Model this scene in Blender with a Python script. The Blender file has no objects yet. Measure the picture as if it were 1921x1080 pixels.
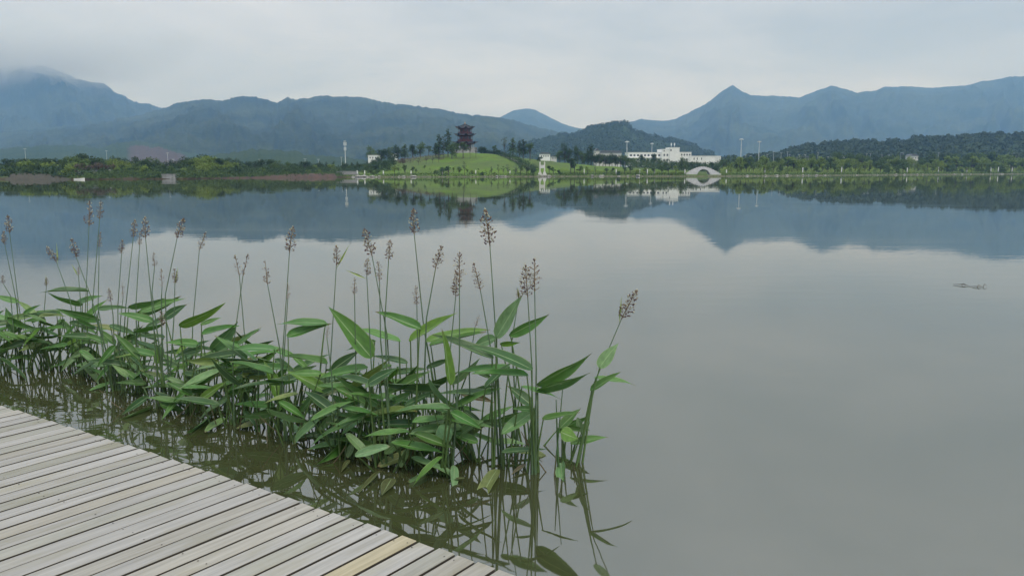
import bpy, bmesh, math, random
import numpy as np
from mathutils import Vector, Matrix

R = math.radians
random.seed(7)
S = bpy.context.scene
COL = S.collection

# ------------------------------------------------------------------ camera, sky, sun, exposure
F, HY = 1480.0, 318.0                    # focal length and horizon row, in pixels of a 1921 x 1080 frame
PITCH = math.atan((540 - HY) / F)
CAM_H, DECK_Z = 2.3, 0.75                # eye above the water, deck above the water

cam_data = bpy.data.cameras.new('camera')
cam = bpy.data.objects.new('camera', cam_data)
COL.objects.link(cam)
cam.location = (0, 0, CAM_H)
cam.rotation_euler = (math.pi / 2 - PITCH, 0, 0)
cam_data.sensor_width = 36.0
cam_data.lens = 36.0 * F / 1921.0
cam_data.clip_start = 0.05
cam_data.clip_end = 20000
S.camera = cam

SUN_EL, SUN_AZ = R(56), R(150)           # azimuth from +Y towards +X
world = bpy.data.worlds.new('World')
S.world = world
world.use_nodes = True
wn, wl = world.node_tree.nodes, world.node_tree.links
wn.clear()
w_out = wn.new('ShaderNodeOutputWorld')
w_bg = wn.new('ShaderNodeBackground')
w_bg.inputs['Strength'].default_value = 0.1
w_sky = wn.new('ShaderNodeTexSky')
w_sky.sky_type = 'NISHITA'
w_sky.sun_disc = False
w_sky.sun_elevation = SUN_EL
w_sky.sun_rotation = SUN_AZ
w_sky.air_density = 1.5
w_sky.dust_density = 4.0
w_tc = wn.new('ShaderNodeTexCoord')
w_sep = wn.new('ShaderNodeSeparateXYZ')
wl.new(w_tc.outputs['Generated'], w_sep.inputs[0])
def wmath(op, a, b=None, c=None):
    n = wn.new('ShaderNodeMath'); n.operation = op
    for i, x in enumerate((a, b, c)):
        if x is None: continue
        if isinstance(x, (int, float)): n.inputs[i].default_value = x
        else: wl.new(x, n.inputs[i])
    return n.outputs[0]
zc = wmath('MAXIMUM', w_sep.outputs[2], 0.0)
den = wmath('ADD', zc, 0.12)             # stratus deck seen in perspective
comb = wn.new('ShaderNodeCombineXYZ')
wl.new(wmath('ADD', wmath('DIVIDE', w_sep.outputs[0], den), 12.1), comb.inputs[0])
wl.new(wmath('DIVIDE', w_sep.outputs[1], den), comb.inputs[1])
nz = wn.new('ShaderNodeTexNoise')
nz.inputs['Scale'].default_value = 0.5
nz.inputs['Detail'].default_value = 8
nz.inputs['Roughness'].default_value = 0.6
nz.inputs['Distortion'].default_value = 0.4
wl.new(comb.outputs[0], nz.inputs['Vector'])
nr = wn.new('ShaderNodeMapRange')
nr.inputs[1].default_value = 0.33; nr.inputs[2].default_value = 0.66
nr.inputs[3].default_value = 0.0; nr.inputs[4].default_value = 1.0
wl.new(nz.outputs['Fac'], nr.inputs[0])
ramp = wn.new('ShaderNodeMix'); ramp.data_type = 'RGBA'
ramp.inputs[6].default_value = (4.5, 5.25, 6.15, 1)      # thicker cloud
ramp.inputs[7].default_value = (7.1, 7.7, 8.65, 1)       # thinner cloud
wl.new(nr.outputs[0], ramp.inputs[0])
# an overcast sky brightens smoothly towards the zenith
zen = wmath('MULTIPLY_ADD', wmath('POWER', zc, 2.0), 1.15, 1.0)
vm = wn.new('ShaderNodeVectorMath'); vm.operation = 'SCALE'
wl.new(ramp.outputs[2], vm.inputs[0]); wl.new(zen, vm.inputs['Scale'])
wmix = wn.new('ShaderNodeMix'); wmix.data_type = 'RGBA'
wmix.inputs[0].default_value = 0.94
wl.new(w_sky.outputs[0], wmix.inputs[6]); wl.new(vm.outputs[0], wmix.inputs[7])
wl.new(wmix.outputs[2], w_bg.inputs['Color'])
wl.new(w_bg.outputs[0], w_out.inputs['Surface'])

sun_data = bpy.data.lights.new('sun', 'SUN')
sun_data.energy = 1.5
sun_data.angle = R(14)
sun_data.color = (1.0, 0.97, 0.92)
sun = bpy.data.objects.new('sun', sun_data)
COL.objects.link(sun)
sd = Vector((math.sin(SUN_AZ) * math.cos(SUN_EL), math.cos(SUN_AZ) * math.cos(SUN_EL), math.sin(SUN_EL)))
sun.rotation_euler = sd.to_track_quat('Z', 'Y').to_euler()
sun.location = sd * 50

vs = S.view_settings
vs.view_transform = 'Standard'; vs.look = 'None'; vs.exposure = 0.0; vs.gamma = 1.0
vs.use_curve_mapping = False
S.render.engine = 'CYCLES'
S.cycles.use_denoising = True
S.cycles.max_bounces = 8
S.cycles.diffuse_bounces = 3
S.cycles.glossy_bounces = 3
S.cycles.transmission_bounces = 3
S.cycles.transparent_max_bounces = 12
S.cycles.volume_bounces = 1

# ------------------------------------------------------------------ pixel <-> place helpers (photo pixels, 1921 wide)
CP, SP = math.cos(PITCH), math.sin(PITCH)
K = math.hypot(F, 540 - HY)
def ray(u, v):
    yc = 540 - v
    fy = F * CP + yc * SP
    return Vector(((u - 960.5) / fy, 1.0, (yc * CP - F * SP) / fy))
def at(u, v, Y):
    return Vector((0, 0, CAM_H)) + ray(u, v) * Y
def on_water(u, v):
    r = ray(u, v)
    return Vector((0, 0, CAM_H)) + r * (-CAM_H / r.z)
def X_of(u, Y): return (u - 960.5) / K * Y
def z_of(v, Y): return CAM_H + ray(960, v).z * Y
def v_of(z, Y):
    r = (z - CAM_H) / Y
    return 540 - F * (SP + r * CP) / (CP - r * SP)

# ------------------------------------------------------------------ object helpers
def tag(o, label=None, cat=None, group=None, kind=None):
    if label: o['label'] = label
    if cat: o['category'] = cat
    if group: o['group'] = group
    if kind: o['kind'] = kind
    return o
def empty(name, loc=(0, 0, 0), rz=0.0):
    o = bpy.data.objects.new(name, None); COL.objects.link(o)
    o.location = loc; o.rotation_euler = (0, 0, rz); o.empty_display_size = 0.2
    return o
def link(name, me, parent=None, loc=(0, 0, 0)):
    o = bpy.data.objects.new(name, me); COL.objects.link(o)
    o.parent = parent; o.location = loc
    return o
def mesh(name, verts, faces, mats=(), mi=None, smooth=False):
    me = bpy.data.meshes.new(name)
    me.from_pydata([tuple(v) for v in verts], [], faces)
    for m in mats: me.materials.append(m)
    if mi: me.polygons.foreach_set('material_index', mi)
    if smooth: me.polygons.foreach_set('use_smooth', [True] * len(me.polygons))
    me.update()
    return me
def grid_mesh(name, V, nu, nv, mat, smooth=True):          # V: (nu*nv,3) array, u major
    idx = np.arange(nu * nv).reshape(nu, nv)
    q = np.stack([idx[:-1, :-1], idx[1:, :-1], idx[1:, 1:], idx[:-1, 1:]], -1).reshape(-1, 4)
    return mesh(name, V, q.tolist(), (mat,), None, smooth)
class MB:
    def __init__(s): s.v = []; s.f = []; s.m = []
    def box(s, c, d, rz=0.0, m=0):
        b = len(s.v); co, si = math.cos(rz), math.sin(rz)
        for dx in (-.5, .5):
            for dy in (-.5, .5):
                for dz in (-.5, .5):
                    x, y = dx * d[0], dy * d[1]
                    s.v.append((c[0] + x * co - y * si, c[1] + x * si + y * co, c[2] + dz * d[2]))
        for f in ((0, 1, 3, 2), (4, 6, 7, 5), (0, 4, 5, 1), (2, 3, 7, 6), (0, 2, 6, 4), (1, 5, 7, 3)):
            s.f.append(tuple(b + i for i in f)); s.m.append(m)
    def tube(s, pts, rad, n=6, m=0, caps=True):
        pts = [Vector(p) for p in pts]
        b = len(s.v); L = len(pts)
        for i, p in enumerate(pts):
            t = (pts[min(i + 1, L - 1)] - pts[max(i - 1, 0)]).normalized()
            a = t.cross(Vector((0, 1, 0)) if abs(t.y) < .9 else Vector((1, 0, 0))).normalized(); c = t.cross(a)
            r = rad[i] if isinstance(rad, (list, tuple)) else rad
            for k in range(n):
                an = 2 * math.pi * k / n
                s.v.append(p + a * math.cos(an) * r + c * math.sin(an) * r)
        for i in range(L - 1):
            for k in range(n):
                s.f.append((b + i * n + k, b + i * n + (k + 1) % n, b + (i + 1) * n + (k + 1) % n, b + (i + 1) * n + k)); s.m.append(m)
        if caps:
            s.f.append(tuple(b + k for k in reversed(range(n)))); s.m.append(m)
            s.f.append(tuple(b + (L - 1) * n + k for k in range(n))); s.m.append(m)
    def ring(s, prof, n, m=0, rot=0.0, c=(0, 0), corner=None):     # prof: (radius, z) list, polygonal lathe
        b = len(s.v)
        for i, (r, z) in enumerate(prof):
            for k in range(n):
                an = rot + 2 * math.pi * k / n
                rr, zz = (r, z) if corner is None else corner(i, k, r, z)
                s.v.append((c[0] + rr * math.cos(an), c[1] + rr * math.sin(an), zz))
        for i in range(len(prof) - 1):
            for k in range(n):
                s.f.append((b + i * n + k, b + i * n + (k + 1) % n, b + (i + 1) * n + (k + 1) % n, b + (i + 1) * n + k)); s.m.append(m)
        s.f.append(tuple(b + k for k in reversed(range(n)))); s.m.append(m)
        s.f.append(tuple(b + (len(prof) - 1) * n + k for k in range(n))); s.m.append(m)
    def prism(s, poly, y0, y1, m=0):                                # poly in x,z extruded along y
        b = len(s.v); n = len(poly)
        for y in (y0, y1):
            for x, z in poly: s.v.append((x, y, z))
        s.f.append(tuple(b + k for k in range(n))); s.m.append(m)
        s.f.append(tuple(b + n + k for k in reversed(range(n)))); s.m.append(m)
        for k in range(n):
            s.f.append((b + k, b + n + k, b + n + (k + 1) % n, b + (k + 1) % n)); s.m.append(m)
    def build(s, name, mats, parent=None, loc=(0, 0, 0), smooth=False):
        if not isinstance(mats, (list, tuple)): mats = (mats,)
        return link(name, mesh(name, s.v, s.f, mats, s.m, smooth), parent, loc)
def bezier(p0, p1, p2, n):
    return [p0 * (1 - t) ** 2 + p1 * 2 * t * (1 - t) + p2 * t * t for t in [i / n for i in range(n + 1)]]
def interp(pts, x):
    return float(np.interp(x, [p[0] for p in pts], [p[1] for p in pts]))
ONES = 'first second third fourth fifth sixth seventh eighth ninth tenth eleventh twelfth thirteenth fourteenth fifteenth sixteenth seventeenth eighteenth nineteenth twentieth'.split()
def ordinal(i):                                                     # 0-based
    if i < 20: return ONES[i]
    t = ['twenty', 'thirty', 'forty', 'fifty', 'sixty'][(i + 1) // 10 - 2]
    d = (i + 1) % 10
    return t[:-1] + 'ieth' if d == 0 else t + '-' + ONES[d - 1]

# numpy noise
def _hash(ix, iy, seed):
    h = (ix.astype(np.int64) * 374761393 + iy.astype(np.int64) * 668265263 + seed * 69069) & 0xffffffff
    h = ((h ^ (h >> 13)) * 1274126177) & 0xffffffff
    return ((h ^ (h >> 16)) & 0xffff) / 65535.0
def vnoise(x, y, seed=0):
    ix, iy = np.floor(x), np.floor(y); fx, fy = x - ix, y - iy
    fx = fx * fx * (3 - 2 * fx); fy = fy * fy * (3 - 2 * fy)
    a, b = _hash(ix, iy, seed), _hash(ix + 1, iy, seed); c, d = _hash(ix, iy + 1, seed), _hash(ix + 1, iy + 1, seed)
    return (a * (1 - fx) + b * fx) * (1 - fy) + (c * (1 - fx) + d * fx) * fy
def fbm(x, y, o=5, seed=0, ridged=False):
    s, a, n = 0.0, 0.5, 0.0
    for i in range(o):
        v = vnoise(x * 2 ** i, y * 2 ** i, seed + i)
        if ridged: v = 1 - np.abs(2 * v - 1)
        s = s + a * v; n += a; a *= .5
    return s / n

# ------------------------------------------------------------------ materials
class NT:
    def __init__(s, name):
        s.m = bpy.data.materials.new(name); s.m.use_nodes = True
        s.n, s.l = s.m.node_tree.nodes, s.m.node_tree.links
        s.p = s.n['Principled BSDF']; s.out = s.n['Material Output']
    def new(s, t, **kw):
        n = s.n.new(t)
        for k, v in kw.items(): setattr(n, k, v)
        return n
    def put(s, sock, x):
        if hasattr(x, 'node'): s.l.new(x, sock)
        else: sock.default_value = x
    def math(s, op, a, b=0.0, c=0.0, clamp=False):
        n = s.new('ShaderNodeMath', operation=op); n.use_clamp = clamp
        for i, x in enumerate((a, b, c)): s.put(n.inputs[i], x)
        return n.outputs[0]
    def mix(s, f, a, b, mode='MIX'):
        n = s.new('ShaderNodeMix', data_type='RGBA', blend_type=mode)
        s.put(n.inputs[0], f); s.put(n.inputs[6], a); s.put(n.inputs[7], b)
        return n.outputs[2]
    def map(s, x, a, b, c=0.0, d=1.0, smooth=False):
        n = s.new('ShaderNodeMapRange')
        if smooth: n.interpolation_type = 'SMOOTHSTEP'
        for i, y in enumerate((x, a, b, c, d)): s.put(n.inputs[i], y)
        return n.outputs[0]
    def coord(s, which='Object', scale=(1, 1, 1), rnd=0.0):
        t = s.new('ShaderNodeTexCoord').outputs[which] if which != 'World' else s.new('ShaderNodeNewGeometry').outputs['Position']
        mp = s.new('ShaderNodeMapping'); mp.inputs['Scale'].default_value = scale
        s.l.new(t, mp.inputs['Vector'])
        if rnd:
            oi = s.new('ShaderNodeObjectInfo')
            cb = s.new('ShaderNodeCombineXYZ')
            for i, k in enumerate((1.0, 1.7, 2.3)):
                s.l.new(s.math('MULTIPLY', oi.outputs['Random'], rnd * k), cb.inputs[i])
            s.l.new(cb.outputs[0], mp.inputs['Location'])
        return mp.outputs[0]
    def noise(s, vec, scale=5, detail=4, rough=.55, dist=0.0):
        n = s.new('ShaderNodeTexNoise'); s.l.new(vec, n.inputs['Vector'])
        for k, v in (('Scale', scale), ('Detail', detail), ('Roughness', rough), ('Distortion', dist)): n.inputs[k].default_value = v
        return n.outputs['Fac']
    def bump(s, h, dist, strength=1.0, normal=None):
        n = s.new('ShaderNodeBump'); n.inputs['Strength'].default_value = strength; n.inputs['Distance'].default_value = dist
        s.l.new(h, n.inputs['Height'])
        if normal is not None: s.l.new(normal, n.inputs['Normal'])
        return n.outputs[0]
    def set(s, **kw):
        for k, v in kw.items(): s.put(s.p.inputs[k.replace('_', ' ')], v)
        return s
def c4(c): return (c[0], c[1], c[2], 1.0)
def simple(name, a, b=None, scale=2.0, rough=.8, which='World', detail=4, lo=.35, hi=.65, bump=0.0):
    t = NT(name); b = b or tuple(x * .75 for x in a)
    n = t.noise(t.coord(which), scale, detail)
    t.set(Base_Color=t.mix(t.map(n, lo, hi), c4(a), c4(b)), Roughness=rough)
    if bump: t.set(Normal=t.bump(n, bump))
    return t.m
def foliage(name, a, b, trans=.25, rough=.6, var=.5):
    t = NT(name)
    oi = t.new('ShaderNodeObjectInfo')
    n = t.noise(t.coord('World'), .9, 2)
    col = t.mix(t.math('ADD', t.math('MULTIPLY', n, 1 - var), t.math('MULTIPLY', oi.outputs['Random'], var)), c4(a), c4(b))
    t.set(Base_Color=col, Roughness=rough)
    t.p.inputs['Specular IOR Level'].default_value = .25
    tr = t.new('ShaderNodeBsdfTranslucent'); t.l.new(col, tr.inputs['Color'])
    mx = t.new('ShaderNodeMixShader'); mx.inputs[0].default_value = trans
    t.l.new(t.p.outputs[0], mx.inputs[1]); t.l.new(tr.outputs[0], mx.inputs[2]); t.l.new(mx.outputs[0], t.out.inputs['Surface'])
    return t.m

M = {}
# water: murky green body under a mirror surface with small wind ripples
t = NT('lake_water')
wp = t.coord('World')
big = t.noise(t.coord('World', (.03, .05, .03)), 1.0, 3)
swell = t.noise(t.coord('World', (.55, 1.3, 1)), 1.0, 3, .5)
fine = t.noise(t.coord('World', (2.6, 4.2, 1)), 1.0, 2, .5, .6)
gp = t.new('ShaderNodeSeparateXYZ'); t.l.new(t.new('ShaderNodeNewGeometry').outputs['Position'], gp.inputs[0])
calm = t.map(big, .42, .62, .35, 1.0, True)
# ripples are livelier between the deck and the reeds on the left
near = t.math('MULTIPLY', t.map(gp.outputs[0], -1.2, -3.2, 0, 1, True), t.map(gp.outputs[1], 11, 7, 0, 1, True))
lively = t.math('MULTIPLY_ADD', near, 4.0, calm)
far = t.map(gp.outputs[1], 8, 60, 1.0, .22, True)
h1 = t.math('MULTIPLY', t.math('MULTIPLY', swell, calm), far)
h2 = t.math('MULTIPLY', t.math('MULTIPLY', fine, lively), far)
b1 = t.bump(h1, .0032)
b2 = t.bump(h2, .0009, 1.0, b1)
t.set(Base_Color=t.mix(t.map(big, .35, .65), (.047, .051, .022, 1), (.054, .058, .026, 1)), Roughness=t.map(t.noise(t.coord('World', (.05, .22, 1)), 1.0, 4, .6), .45, .68, .012, .06), IOR=2.8, Normal=b2)
M['water'] = t.m

# weathered deck boards
t = NT('weathered_board')
oi = t.new('ShaderNodeObjectInfo')
gv = t.coord('Object', (1.2, 26, 26), 37.0)
grain = t.noise(gv, 2.0, 6, .65, .3)
blot = t.noise(t.coord('Object', (1.1, 5, 5), 91.0), 1.6, 4, .6)
base = t.mix(t.map(grain, .3, .7), (.278, .266, .242, 1), (.415, .395, .362, 1))
base = t.mix(t.map(blot, .50, .74, 0, .7), base, (.26, .24, .165, 1))
base = t.mix(1.0, base, oi.outputs['Color'], 'MULTIPLY')
knot = t.noise(t.coord('Object', (5, 30, 30), 13.0), 1.0, 1, .4)
base = t.mix(t.map(knot, .765, .80, 0, .75), base, (.07, .062, .05, 1))
edge = t.noise(t.coord('Object', (3, 3, 3), 5.0), 2.0, 4, .6)
base = t.mix(t.map(edge, .6, .8, 0, .25), base, (.19, .19, .165, 1))
t.set(Base_Color=base, Roughness=t.map(grain, .3, .7, .85, .62), Normal=t.bump(grain, .0022, .8))
M['board'] = t.m
M['board_side'] = simple('gap_shade_board_side', (.07, .058, .042), (.045, .038, .028), 9)  # dark tone stands in for the shade between planks
M['beam'] = simple('dark_timber', (.10, .09, .075), (.06, .055, .045), 6)
M['screw'] = simple('rusty_screw', (.03, .025, .02), (.05, .035, .025), 60, .6)

# water plant leaf: pale midrib and margin, faint side veins; tint per leaf from the object's own colour
t = NT('plant_leaf')
oi = t.new('ShaderNodeObjectInfo')
uvn = t.new('ShaderNodeUVMap')
us = t.new('ShaderNodeSeparateXYZ'); t.l.new(uvn.outputs[0], us.inputs[0])
av = t.math('ABSOLUTE', us.outputs[1])
vein = t.math('SINE', t.math('MULTIPLY', t.math('ADD', us.outputs[0], t.math('MULTIPLY', av, .10)), 260.0))
nn = t.noise(t.coord('Object', (3, 3, 3), 21.0), 2.5, 4)
col = t.mix(t.map(nn, .3, .7), oi.outputs['Color'], t.mix(.45, oi.outputs['Color'], (.012, .035, .012, 1)))
col = t.mix(t.map(vein, .2, 1.0, 0, .12), col, (.12, .2, .08, 1))
col = t.mix(t.map(av, .075, .02, 0, .8), col, (.34, .45, .22, 1))
col = t.mix(t.map(av, .90, .98, 0, .55), col, (.30, .36, .17, 1))
spot = t.noise(t.coord('Object', (9, 5, 5), 51.0), 3.0, 3)
col = t.mix(t.map(spot, .70, .80, 0, .4), col, (.20, .20, .06, 1))
geo = t.new('ShaderNodeNewGeometry')
tipf = t.math('MULTIPLY', t.map(t.math('ADD', us.outputs[0], t.math('MULTIPLY', nn, .12)), .95, 1.03), t.map(oi.outputs['Random'], .45, .6))
col = t.mix(t.math('MULTIPLY', tipf, .8), col, (.17, .11, .05, 1))
col = t.mix(t.math('MULTIPLY', geo.outputs['Backfacing'], .45), col, (.16, .25, .11, 1))
t.set(Base_Color=col, Roughness=t.map(nn, .3, .7, .32, .48), Normal=t.bump(vein, .0007, .5))
t.p.inputs['Specular IOR Level'].default_value = .45
tr = t.new('ShaderNodeBsdfTranslucent'); t.l.new(t.mix(.5, col, (.16, .34, .03, 1)), tr.inputs['Color'])
mx = t.new('ShaderNodeMixShader'); mx.inputs[0].default_value = .12
t.l.new(t.p.outputs[0], mx.inputs[1]); t.l.new(tr.outputs[0], mx.inputs[2]); t.l.new(mx.outputs[0], t.out.inputs['Surface'])
M['leaf'] = t.m
t = NT('plant_stalk')
n = t.noise(t.coord('World', (6, 6, 1.5)), 3, 3)
oi = t.new('ShaderNodeObjectInfo')
t.set(Base_Color=t.mix(t.map(n, .3, .7), oi.outputs['Color'], t.mix(.5, oi.outputs['Color'], (.03, .05, .02, 1))), Roughness=.5)
M['stalk'] = t.m
M['bud'] = simple('pale_bud', (.46, .44, .33), (.30, .29, .21), 90, .7, 'Object', 2)
M['purple'] = simple('purple_bract', (.070, .026, .038), (.11, .06, .05), 120, .65, 'Object', 2)
M['straw'] = simple('straw_bract', (.23, .165, .10), (.13, .095, .06), 90, .75, 'Object', 2)
M['bract'] = simple('yellow_green_bract', (.36, .43, .16), (.25, .34, .10), 30, .5, 'Object', 2)

# land
t = NT('land')
gp = t.new('ShaderNodeSeparateXYZ'); t.l.new(t.new('ShaderNodeNewGeometry').outputs['Position'], gp.inputs[0])
n1 = t.noise(t.coord('World'), .045, 6, .6); n2 = t.noise(t.coord('World'), .5, 5, .65); n3 = t.noise(t.coord('World', (1, .4, 1)), 1.6, 3)
lawn = t.mix(t.map(n2, .3, .7), (.084, .150, .018, 1), (.128, .202, .030, 1))
lawn = t.mix(t.map(n1, .46, .62, 0, .8), lawn, (.085, .115, .045, 1))
n4 = t.noise(t.coord('World', (1, .5, 1)), .13, 5, .7)
lawn = t.mix(t.map(n4, .48, .62, 0, .75), lawn, (.085, .115, .035, 1))
n5 = t.noise(t.coord('World', (1, .6, 1)), .32, 4, .7)
lawn = t.mix(t.map(n5, .56, .70, 0, .6), lawn, (.15, .15, .06, 1))
scrub = t.mix(t.map(n2, .3, .7), (.05, .085, .03, 1), (.12, .15, .055, 1))
onhill = t.math('MULTIPLY', t.map(gp.outputs[0], -62, -48, 0, 1, True), t.map(gp.outputs[0], 75, 60, 0, 1, True))
g = t.mix(onhill, scrub, lawn)
earth = t.mix(n3, (.085, .06, .036, 1), (.05, .045, .026, 1))
left = t.map(gp.outputs[0], -45, -52, 0, 1, True)
zed = t.math('ADD', gp.outputs[2], t.math('MULTIPLY_ADD', n2, 1.2, -.6))
g = t.mix(t.math('MULTIPLY', t.map(zed, .45, .2, 0, 1), left), g, earth)
shore = t.mix(t.map(n3, .4, .6), (.16, .145, .105, 1), (.07, .09, .035, 1))
g = t.mix(t.map(zed, .45, .2, 0, 1), g, t.mix(left, shore, earth))
t.set(Base_Color=g, Roughness=.95)
t.p.inputs['Specular IOR Level'].default_value = .1
M['land'] = t.m
def mountain_mat(name, a, b, s, bare=None):
    t = NT(name)
    n1 = t.noise(t.coord('World'), s, 8, .62); n2 = t.noise(t.coord('World'), s * 12, 4, .6)
    col = t.mix(t.map(n1, .35, .65), c4(a), c4(b))
    col = t.mix(t.map(n2, .35, .7, 0, .6), col, c4(tuple(x * .45 for x in a)))
    if bare:
        vc = t.new('ShaderNodeVertexColor'); vc.layer_name = 'bare'
        sp = t.new('ShaderNodeSeparateColor'); t.l.new(vc.outputs[0], sp.inputs[0])
        col = t.mix(sp.outputs[0], col, t.mix(t.map(n2, .35, .65), c4(bare), c4(tuple(x * .7 for x in bare))))
    t.set(Base_Color=col, Roughness=.95, Normal=t.bump(n2, .35 / s / 12, .7))
    t.p.inputs['Specular IOR Level'].default_value = .05
    return t.m
M['mount'] = mountain_mat('forested_mountain', (.014, .027, .013), (.062, .078, .036), .005)
M['mount_near'] = mountain_mat('wooded_hillside', (.03, .055, .02), (.055, .08, .03), .012, (.105, .072, .06))
M['wood_far'] = foliage('far_wood', (.022, .042, .014), (.062, .088, .03), .15, .8, .0)
for nd in M['wood_far'].node_tree.nodes:
    if nd.bl_idname == 'ShaderNodeTexNoise': nd.inputs['Scale'].default_value = .045; nd.inputs['Detail'].default_value = 6; nd.inputs['Roughness'].default_value = .75
M['tree_dark'] = foliage('dark_foliage', (.022, .048, .014), (.055, .095, .026))
M['tree_mid'] = foliage('mid_foliage', (.048, .090, .022), (.105, .160, .038))
M['tree_lite'] = foliage('light_foliage', (.130, .200, .036), (.215, .280, .058))
M['tree_grey'] = foliage('grey_foliage', (.035, .058, .028), (.06, .085, .038))
M['dry'] = foliage('dry_twigs', (.10, .075, .05), (.14, .105, .075), .1)
M['bark'] = simple('bark', (.085, .07, .055), (.05, .042, .034), 3)
M['bark_dead'] = simple('dead_bark', (.17, .125, .10), (.11, .085, .07), 3)
M['white'] = simple('white_render', (.84, .83, .80), (.76, .75, .72), .6)
M['offwhite'] = simple('cream_wall', (.62, .60, .56), (.55, .54, .51), .6)
M['stone'] = simple('grey_stone', (.36, .35, .34), (.27, .265, .26), 1.2)
M['bridge'] = simple('bridge_granite', (.60, .59, .59), (.48, .475, .48), 1.4)
M['pale_stone'] = simple('pale_stone', (.66, .65, .61), (.55, .54, .5), 1.5)
M['concrete'] = simple('concrete', (.34, .335, .32), (.26, .26, .25), .9)
M['slate'] = simple('slate_roof', (.13, .14, .155), (.10, .105, .115), 1.5)
M['glass'] = simple('dark_window_glass', (.035, .045, .055), (.05, .06, .07), .5, .15)
M['frame'] = simple('window_frame', (.45, .45, .44), (.40, .40, .39), 1)
M['mast'] = simple('galvanised_mast', (.66, .68, .69), (.56, .58, .6), 1, .45)
M['red'] = simple('dark_red_timber', (.13, .032, .022), (.085, .022, .017), 1.5, .6)
M['darkroof'] = simple('dark_roof_tile', (.035, .035, .04), (.022, .022, .026), 2.5, .6)
M['gold'] = simple('gilt_finial', (.45, .30, .12), (.38, .25, .10), 2, .4)
M['rock'] = simple('shore_rock', (.42, .40, .36), (.24, .23, .21), 2)
M['paint_blue'] = simple('faded_paint', (.35, .38, .36), (.27, .29, .28), 1)

# ------------------------------------------------------------------ land sheet, lake
SHORE = [(-900, 340), (-300, 338), (0, 336.5), (60, 336.5), (150, 337), (240, 336), (330, 336), (470, 334), (630, 332.5), (700, 332.5),
         (860, 332), (1000, 331.5), (1100, 331), (1290, 331), (1350, 331), (1500, 329.8), (1700, 328.2), (1921, 326.6), (2300, 325.5), (2900, 325)]
def Y_shore(u): return -CAM_H / ray(u, interp(SHORE, u)).z
HILL = [(640, 321), (690, 309), (720, 302), (750, 297), (790, 291), (830, 286), (860, 283), (890, 282.5), (915, 284), (950, 288.5), (1000, 294.5), (1050, 300),
        (1110, 306), (1170, 309), (1240, 312), (1300, 315), (1340, 319)]
Y_RIDGE = 328.0
def ground_z(u, Y):
    ys = Y_shore(u); d = Y - ys
    if d < -2: return -.5
    if d < 1.5: return float(np.interp(d, [-2, 0, .8, 1.5], [-.5, .02, .4, .55]))
    base = .55 + min(d, 60) * .022
    if u < 640: base = float(np.interp(d, [1.5, 5, 12, 60], [.6, .8, 1.0, 1.3]))
    zr = 0.0
    if 600 < u < 1400:
        zr = max(0, z_of(interp([(600, 320)] + HILL + [(1400, 320)], u), Y_RIDGE) - base - 1)
        s = (Y - ys) / (Y_RIDGE - ys)
        if s <= 1: k = math.sin(max(0, min(1, s)) * math.pi / 2) ** 1.15
        else: k = max(0, math.cos(min(1, (Y - Y_RIDGE) / 90) * math.pi / 2)) ** 1.2
        zr *= k
    return base + zr
def Y_at(u, vb, lo=None, hi=None):                      # where the land shows at row vb
    Y = lo or Y_shore(u) + 1.0
    while Y < (hi or Y_RIDGE):
        if v_of(ground_z(u, Y), Y) <= vb: return Y
        Y += 1.0
    return hi or Y_RIDGE
us = list(range(-900, 560, 40)) + list(range(560, 1440, 8)) + list(range(1440, 2900, 40))
ds = [-2, -1, 0, .4, .8, 1.5, 3, 5, 8, 12, 17, 22, 27, 32, 38, 44, 50, 56, 62, 68, 74, 80, 86, 92, 100, 110, 125, 145, 170, 200, 250, 320, 450, 700, 1200, 2200, 4000, 6000]
V = []
for u in us:
    ys = Y_shore(u) + (vnoise(np.array([u * .05]), np.array([0.]), 3)[0] - .5) * 2.2
    for d in ds:
        Y = ys + d
        z = ground_z(u, Y)
        if 1.5 < d < 200: z += (float(vnoise(np.array([u * .06]), np.array([Y * .08]), 5)[0]) - .5) * .35
        V.append((X_of(u, Y), Y, z))
o = link('ground', grid_mesh('ground', np.array(V), len(us), len(ds), M['land']))
tag(o, 'grassy land along the far shore rising to a rounded bright green lawn hill', 'ground', kind='structure')

me = mesh('lake', [(-900, -60, 0), (900, -60, 0), (900, 420, 0), (-900, 420, 0)], [(0, 1, 2, 3)], (M['water'],))
tag(link('lake', me), 'calm grey-green lake mirroring the mountains and the overcast sky', 'lake', kind='structure')

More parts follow.
